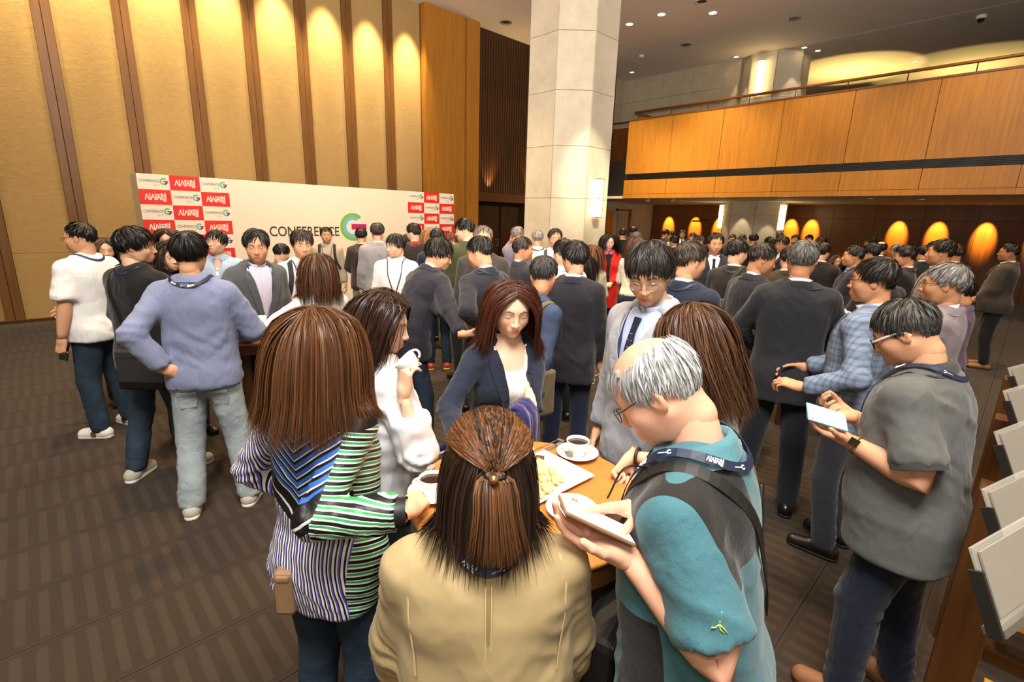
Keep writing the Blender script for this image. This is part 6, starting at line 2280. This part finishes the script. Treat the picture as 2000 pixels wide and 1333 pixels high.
person('woman with light brown hair glimpsed between the polo man and navy vest', -9.9, 7.6, 20, 1.70, 'f', lod=1, head=(0, 5, 0), seed=118, group=CR, arms=('bend', 'bend'), top=dict(mat=fabric('#8c7c68')), hair=dict(style='long', nape=.12, mat=hair_mat('#5a3a1c', '#a0703c'), n=500, wid=.0044))
person('dark haired man in navy vest with his back to the camera', -8.8, 6.15, 4, 1.755, lod=1, head=(0, 6, 0), seed=119, group=CR, arms=('bend', 'bend'), top=dict(kind='shirt', mat=fabric('#1c2233'), collar=fabric('#9a8a8a')), bottom=DK_JEANS(), shoes=dict(kind='sneaker', mat=plain('#a83020', .5), sole=plain('#e6c83a', .6)), hair=HS(.05, .025, .010))
person('man with reddish brown hair in white shirt looking down', -7.2, 7.15, 160, 1.68, lod=1, head=(10, 24, 0), seed=120, group=CR, arms=('phone', 'phone'), top=dict(kind='shirt', mat=fabric('#e2ddd4'), collar=True), hair=HS(.07, .03, .012, mat=hair_mat('#2a120a', '#6a3018')), openness=.2)
person('tall man in olive green shirt in profile beside the photo wall', -5.6, 5.7, 40, 1.89, lod=1, head=(32, 12, 0), seed=121, group=CR, arms=('down2', 'bend'), top=dict(kind='shirt', mat=fabric('#3e4222', melange=.1), collar=True, infl=.018, sinf=.018, sleeve=1.7, amp=.009), bottom=PANTS('#1a1c20'), hair=HS(.08, .03, .014), lanyard=dict(badge=False))
person('tanned man with greying hair glancing towards the camera over others', -3.6, 4.75, 170, 1.825, lod=1, head=(14, -2, 0), seed=122, group=CR, skin='#cf9673', arms=('down', 'down'), top=SUIT('#3a3430', '#c8ccd8'), hair=HS(.055, .025, .010, fringe=-.5, mat=hair_mat('#2c2724', '#6e655c')), openness=1., gaze=-.001)
person('man in dark navy blazer bowing to shake hands', -12.4, 3.80, -58, 1.80, lod=0, lean=27, head=(-30, 18, 0), seed=123, group=CR, skin='#d29b78', arms=(dict(w=(2.10, 2.66, 1.10), p=(.5, -.5, -.8), pose='hold', fw=(.65, -.6, -.1), pw=(-.5, -.5, .3)), dict(w=(2.04, 2.54, 1.06), p=(.5, -.5, -.9), pose='hold', fw=(.7, -.55, -.05), pw=(-.4, .5, .5))), feet=((-.13, -.08, 8), (.13, .10, 8)),
       top=SUIT('#23222c', '#d8d8da', V=1.10, amp=.008, sleeve=1.95), bottom=DK_JEANS(), shoes=dict(kind='sneaker', mat=plain('#1a2036', .6), sole=plain('#e8e6e0', .6)), hair=HS(.095, .055, .018, n=1500, jitter=.35), glasses=dict(mat=plain('#121212', .3), r=.002), openness=.5)
person('man in dark suit with clasped hands leaning toward the bowing man', -2.7, 3.75, 46, 1.77, lod=0, lean=9, head=(10, 16, 0), seed=124, group=CR, skin='#cc9470', arms=(dict(w=(2.34, 2.80, 1.14), p=(.6, -.6, -.6), pose='grip', fw=(-.5, .5, -.1), pw=(.3, .2, .4)), dict(w=(2.36, 2.72, 1.10), p=(.8, -.3, -.6), pose='hold', fw=(-.7, .5, 0), pw=(-.3, -.4, .6))),
       top=SUIT('#25252d', '#b9c6e6', V=1.15, amp=.006), bottom=PANTS('#15161c'), shoes=S_BLACK, hair=HS(.05, .022, .011, n=1300), lanyard=dict(w=.014, badge=False, lo=.05), eyes=False)
P = person('man in blue denim jacket hurrying past behind the navy blazer woman', 1.6, 2.95, -52, 1.69, lod=1, lean=10, head=(40, 14, 0), seed=125, group=CR, skin='#c98f6a', arms=('down', dict(t=(.26, -.12, .86), p=(.4, -1, 0))), feet=((-.10, .22, 6), (.10, -.22, 6)), top=dict(kind='jacket', mat=denim('#303a50', '#48546e'), inner=fabric('#d8d8d6'), amp=.008, hem=.80), bottom=DK_JEANS(), hair=HS(.045, .018, .010, mat=hair_mat('#12100f', '#38332f'), n=900, wid=.003), eyes=False)
shoulder_bag(P, (.26, -.10, .95), .08, .28, .22, fabric('#6a5a3e'), 'olive canvas shoulder bag of the hurrying man', [(.13, -.12, 1.30), (.135, -.03, 1.43), (.13, .06, 1.40), (.15, .12, 1.25)], 0., fabric('#6a5a3e'))
person('man in charcoal jacket with blue collar in profile left of the column', .9, 5.05, -58, 1.715, lod=1, head=(-16, 2, 0), seed=126, group=CR, skin='#bd855f', arms=('clasp', 'clasp'), top=SUIT('#2c2c30', '#a9b9d0'), hair=HS(.055, .025, .012, mat=hair_mat('#15110f', '#3a2d24')))
person('grey haired man in lilac shirt holding a phone to his ear', .3, 7.3, -30, 1.785, lod=1, head=(-20, 4, 0), seed=127, group=CR, skin='#c48c66', arms=('ear', 'down'), top=dict(kind='shirt', mat=fabric('#7c7488'), collar=True), hair=HS(.05, .022, .012, mat=hair_mat('#4a4540', '#9a9186')))
person('balding grey man in white shirt seen from behind by the column', 2.6, 7.5, 4, 1.735, lod=1, head=(-4, 4, 0), seed=128, group=CR, arms=('bend', 'bend'), top=dict(kind='shirt', mat=fabric('#e2dcd0'), collar=True), hair=HS(.045, .025, .010, mat=hair_mat('#57524c', '#a8a094')), lanyard=dict(badge=False))
P = person('smiling man with glasses and grey backpack straps beside the column', 4.6, 6.5, 178, 1.785, lod=1, head=(14, 2, 0), seed=129, group=CR, skin='#d29a76', arms=('bend', 'bend'), top=dict(kind='shirt', mat=fabric('#b4bdc8'), collar=True), hair=HS(.065, .03, .014, fringe=-.9), glasses=dict(mat=plain('#5a5048', .3, .6)), openness=.4)
backpack(P, fabric('#3c3a36'), 'grey backpack worn by the smiling man with glasses')
person('man in dark charcoal jacket and glasses seen from behind at centre', 6.9, 3.55, -4, 1.755, lod=0, head=(30, 4, 0), seed=130, group=CR, skin='#d09a76', arms=('down', 'down2'), top=SUIT('#26242a', '#d8dce8', amp=.009, hem=.74), bottom=PANTS('#1b2036'), shoes=S_BLACK, hair=HS(.075, .035, .014, n=1500), glasses=dict(mat=plain('#3a3632', .3)), eyes=False)
person('man with curly dark hair and white shirt hidden behind the charcoal jacket', 5.6, 4.55, 20, 1.725, lod=1, head=(10, 5, 0), seed=131, group=CR, arms=('bend', 'bend'), top=dict(kind='shirt', mat=fabric('#e0dcd4'), collar=True), hair=HS(.06, .035, .016, curl=.3, jitter=.5))
person('woman with dark bob looking left beside the charcoal jacket man', 7.9, 5.3, 130, 1.555, 'f', lod=1, head=(10, 8, 0), seed=132, group=CR, arms=('bend', 'bend'), top=dict(mat=fabric('#2a2422')), hair=dict(style='long', nape=.14, part=.05, mat=BLK(), n=600, wid=.004))
person('woman with brown hair in beige trench coat seen from behind', 8.7, 5.75, 10, 1.63, 'f', lod=1, head=(20, 6, 0), seed=133, group=CR, arms=('bend', 'bend'), top=dict(name='coat', mat=fabric('#b9a888'), hem=.6, infl=.024, sinf=.02), hair=dict(style='long', nape=.13, part=.05, mat=hair_mat('#2c1408', '#6a3c1e'), n=600, wid=.004), shoes=S_SNKW)
P = person('woman in bright red coat with pink scarf and glasses', 10.7, 8.0, 184, 1.70, 'f', lod=1, head=(4, 6, 0), seed=134, group=CR, skin='#dfae90', arms=('clasp', 'clasp'), top=dict(kind='jacket', name='coat', mat=fabric('#c01a14', melange=.05), inner=fabric('#151418'), shirtcollar=False, V=1.10, vmin=.03, vw=.07, hem=.56, amp=.008), bottom=PANTS('#141418'), shoes=dict(kind='loafer', mat=plain('#caa890', .5)), hair=dict(style='long', nape=.14, part=-.1, mat=BLK(), n=700, wid=.004), glasses=dict(mat=plain('#6a5a48', .3)))
P.collar('neck_scarf', fabric('#c06a90', melange=.3), r=.060, hgt=.055, gap=5, flare=.012, z=1.44, fold=.03)
P = person('woman in cream cardigan and dark jeans typing on a phone', 13.6, 6.9, -4, 1.71, 'f', lod=1, head=(24, 12, 0), seed=135, group=CR, arms=('phone', 'phone'), top=dict(name='cardigan', mat=fabric('#e4d8c0', melange=.06), infl=.016, sinf=.014, hem=.93), bottom=DK_JEANS(), shoes=S_BLACK, hair=dict(style='long', nape=.13, part=.05, mat=hair_mat('#22110a', '#5a3420'), n=700, wid=.004))
hand_phone(P, 'L', 'pale phone in the cream cardigan woman\'s hand', screen='#c9c4ba', estr=.1, case='#d8d4cc')

# ---- right of the foreground table
person('man in navy suit from behind next to the pale grey blazer man', 19.4, 3.35, -34, 1.79, lod=0, head=(-16, 4, 0), seed=140, group=CR, skin='#d29c76', arms=('down', 'down'), top=SUIT('#262b3c', '#aebbe0'), bottom=PANTS('#181b28'), hair=HS(.055, .025, .012, n=1400, mat=hair_mat('#14100e', '#4a3c32')), lanyard=dict(w=.016, badge=False), eyes=False)
person('man in navy suit and dark tie facing the camera in the crowd', 21.8, 6.6, 186, 1.79, lod=1, head=(6, 6, 0), seed=141, group=CR, skin='#c68e68', arms=('down', 'down'), top=SUIT('#23242c', '#dde0e8', '#0f1014'), hair=HS(.065, .03, .016, fringe=-1.2), openness=.5)
P = person('man in dark brown suit with olive shoulder bag seen from behind', 24.0, 5.15, -14, 1.765, lod=1, head=(-24, 8, 0), seed=142, group=CR, arms=('bend', 'bend'), top=SUIT('#2a2420', '#c8c8cc'), hair=HS(.05, .022, .012), lanyard=dict(badge=False))
shoulder_bag(P, (.10, -.24, 1.05), .28, .34, .10, fabric('#33331f'), 'olive green shoulder bag on the brown suit man\'s back', [(-.02, -.17, 1.15), (.0, -.17, 1.28), (.03, -.14, 1.42), (.07, -.04, 1.47), (.09, .06, 1.44)], 0., fabric('#3c3a22'))
P = person('man in dark suit turned right holding a phone up', 25.6, 4.25, -48, 1.77, lod=1, lean=6, head=(-22, 12, 0), seed=143, group=CR, skin='#bd835c', arms=('down', 'phone'), top=SUIT('#26232a', '#d4dade'), bottom=PANTS('#1a1a1e'), hair=HS(.055, .022, .012, mat=hair_mat('#120e0c', '#3a2c22')))
hand_phone(P, 'R', 'dark blue phone held up by the man turned right', screen='#1a1c30', estr=.0, case='#161a2c')
person('man in olive brown suit seen from behind left of the broad suit', 28.8, 6.0, 0, 1.675, lod=1, head=(0, 8, 0), seed=144, group=CR, arms=('bend', 'bend'), top=SUIT('#3a3122', '#e0e0da'), hair=HS(.045, .02, .010))
person('broad grey haired man in charcoal suit with his back to the camera', 30.0, 3.60, 4, 1.82, fat=.25, lod=0, head=(-4, 4, 0), seed=145, group=CR, skin='#bf8662', arms=(dict(t=(.17, .24, 1.02), p=(1, -.5, -.2)), dict(t=(.15, .28, 1.05), p=(1, -.4, -.5))), feet=((-.14, 0, 12), (.14, -.03, 12)), top=SUIT('#26262a', '#d8dce6', amp=.007, hem=.76), bottom=PANTS('#1a1c26'), shoes=S_BLACK, hair=HS(.045, .020, .010, n=1800, mat=hair_mat('#2e2c2a', '#77726b')), eyes=False)
person('man in black suit seen from behind right of the broad suit', 31.6, 7.5, -10, 1.705, lod=1, head=(-6, 5, 0), seed=146, group=CR, arms=('bend', 'bend'), top=SUIT('#1f1b1a', '#d0d0d0'), hair=HS(.055, .025, .012))
person('man with arms crossed in navy jacket and blue shirt in profile', 34.2, 6.9, 96, 1.70, lod=1, head=(-6, 2, 0), seed=147, group=CR, skin='#c18a64', arms=('cross', 'cross'), top=SUIT('#2c2630', '#7f9cc4', V=1.05), hair=HS(.045, .02, .010))
person('man in blue plaid jacket with black glasses holding his neighbour\'s arm', 36.2, 3.28, 76, 1.745, lod=0, head=(8, 2, 0), seed=148, group=CR, skin='#cf9570', arms=(dict(w=(2.95, .72, 1.04), p=(.5, -.4, -1), pose='hold', fw=(-.1, 1, .1), pw=(.3, .1, -.9)), 'bend'),
       top=dict(kind='jacket', mat=plaid(), inner=fabric('#e2e2e6'), V=1.06, amp=.007), bottom=PANTS('#2a2c34'), hair=HS(.06, .028, .012, n=1600, mat=hair_mat('#0f0d0c', '#332c26')), glasses=dict(mat=plain('#16120f', .3), r=.002, w=.023, h=.016))
person('bald topped man seen from behind under the balcony lights', 36.1, 10.0, 8, 1.70, lod=2, head=(0, 4, 0), seed=149, group=CR, arms=('bend', 'bend'), top=SUIT('#26221f', '#dedede'), hair=HS(.04, .03, .008, bald=True))
person('man with glasses in black suit facing left in the right crowd', 38.1, 7.2, 82, 1.72, lod=1, head=(4, 8, 0), seed=150, group=CR, skin='#c28a64', arms=('bend', 'bend'), top=SUIT('#1d1a19', '#e8e4d8'), hair=HS(.06, .03, .014), glasses=dict(mat=plain('#6a5a48', .3)))
person('man in profile with thick black hair and grey shirt under the wall lights', 40.4, 6.4, 92, 1.815, lod=1, head=(-4, 0, 0), seed=151, group=CR, skin='#bd8660', arms=('down', 'down'), top=dict(kind='jacket', mat=fabric('#7c7468'), inner=fabric('#c6c0b8'), V=1.1), hair=HS(.065, .025, .014, fringe=-.8), lanyard=dict(badge=False))
person('grey haired man with rimless glasses in mauve grey jacket', 41.2, 3.75, 84, 1.715, lod=0, head=(6, 2, 0), seed=152, group=CR, skin='#bf8964', arms=('bend', 'bend'), top=dict(kind='jacket', mat=fabric('#84787c', melange=.15), inner=fabric('#e2e0e2'), V=1.1, amp=.008), bottom=PANTS('#3a2a44'), hair=HS(.05, .025, .012, n=1700, mat=hair_mat('#3c3a38', '#a09c96')), glasses=dict(mat=plain('#4a4440', .3, .6)))
P = person('stout man in dark grey jacket at the right edge, brown shoes', 44.6, 9.6, 92, 1.75, fat=.7, lod=1, head=(0, 0, 0), seed=153, group=CR, skin='#b07a55', arms=('clasp', 'clasp'), top=SUIT('#3a332c', '#d8d4cc', infl=.026), bottom=PANTS('#15141a'), shoes=dict(kind='loafer', mat=plain('#8a5a28', .5)), hair=HS(.045, .02, .010), glasses=dict(mat=plain('#1a1612', .3)))
hand_phone(P, 'L', 'bright phone in the stout man\'s hands at the right edge', screen='#bcd0e0', estr=.6)

# ---- the crowd under the balcony, small in the picture
dark = ('#1f1d20', '#26221f', '#20232c', '#2a2522', '#191a1e')
far = [
    ('dark haired man behind the red coat woman by the orange door', 12.1, 11.6, 10, 1.74, 'm'), ('black haired woman peeping behind the red coat', 10.7, 9.8, 20, 1.66, 'f'), ('tall man near the open doorway of the stone wall', 13.2, 13.2, -20, 1.78, 'm'),
    ('grey topped man before the open doorway', 13.6, 10.6, 30, 1.70, 'g'), ('man in dark suit at the stone wall corner, leaning right', 16.6, 14.6, -60, 1.72, 'm'), ('laughing man in dark suit by the stone wall corner', 17.3, 13.4, 140, 1.69, 'm'),
    ('slim man in black suit and white shirt under the first wall glow', 18.4, 14.8, 175, 1.72, 'm'), ('man in dark suit with bowed head under the first wall glow', 19.5, 14.4, 150, 1.65, 'm'), ('dark haired man behind the cream cardigan woman', 17.6, 11.0, 30, 1.63, 'm'),
    ('brown haired woman low in the crowd behind the cream cardigan', 15.2, 9.2, 10, 1.55, 'f'), ('man with forehead showing above the navy suit', 20.1, 8.3, 180, 1.715, 'm'), ('black haired man beneath the second wall glow', 21.6, 12.4, 5, 1.70, 'm'),
    ('man beneath the third wall glow left of the far column', 23.4, 13.2, 160, 1.66, 'm'), ('man drinking in front of the far column', 24.3, 12.6, 190, 1.68, 'm'), ('man in front of the far column seen from behind', 25.4, 11.8, 0, 1.72, 'm'),
    ('dark haired man right of the far column', 26.9, 10.1, 15, 1.70, 'm'), ('man peeking over the crowd right of the far column', 27.8, 14.4, 185, 1.71, 'm'), ('man with glasses in three-quarter view right of the far column', 28.1, 8.9, 130, 1.745, 'm'),
    ('pale faced man under the wall glow right of the far column', 29.1, 13.6, 180, 1.70, 'm'), ('man with short fringe under the wall glow', 30.3, 15.2, 175, 1.69, 'm'), ('man turned left beneath the dark wall panels', 31.4, 12.3, 100, 1.70, 'm'),
    ('smiling woman low in the crowd between the suits', 33.0, 9.9, 175, 1.45, 'f'), ('second smiling woman low in the crowd beside her', 34.2, 9.4, 180, 1.43, 'f'), ('curly haired man under the right wall glow', 35.3, 12.8, 100, 1.735, 'm'),
    ('man behind the arms crossed man in the right crowd', 35.5, 8.1, 60, 1.70, 'm'), ('dark haired man bending in front of the bald topped man', 36.7, 5.7, 40, 1.645, 'm'), ('grey haired man facing left in the right crowd', 37.4, 11.0, 90, 1.64, 'g'),
    ('man with striped shirt collar in the right crowd', 39.2, 9.9, 30, 1.66, 'm'), ('pale man behind the thick haired profile', 39.9, 10.7, 120, 1.72, 'm'), ('man with swept brown hair behind the thick haired profile', 41.3, 8.8, 40, 1.73, 'b'),
    ('man in mauve shirt behind the mauve grey jacket', 42.4, 5.6, 80, 1.50, 'm'),
]
for i, (l, b, r, rel, H, k) in enumerate(far):
    c = dark[i % 5] if 'mauve' not in l else '#5a4660'
    if k == 'f':
        hair, sx = dict(style='long', nape=.13, part=.05, mat=BRN() if i % 2 else BLK()), 'f'
    else:
        hair, sx = HS(.06 + .01 * (i % 3), .03, .013, mat={'g': GRY(), 'b': BRN()}.get(k, BLK())), 'm'
    person(l, b, r, rel, H, sx, lod=2 if r > 9 else 1, head=((i * 37) % 30 - 15, 4 + (i * 13) % 8, 0), seed=300 + i, group=CR, skin=('#c48d68', '#d09c78', '#bb8460')[i % 3], arms=('bend', 'bend') if i % 2 else ('down', 'down'),
           top=SUIT(c, ('#e2e0dc', '#c8d0dc', '#d8d4cc')[i % 3], '#18181c' if i % 3 == 0 else None) if sx == 'm' else dict(mat=fabric(('#8a8074', '#b8a898', '#6a5a50')[i % 3])), bottom=PANTS('#17171b'), hair=hair, glasses=dict(mat=plain('#3a3028', .3), lens=False) if 'glasses' in l else None)
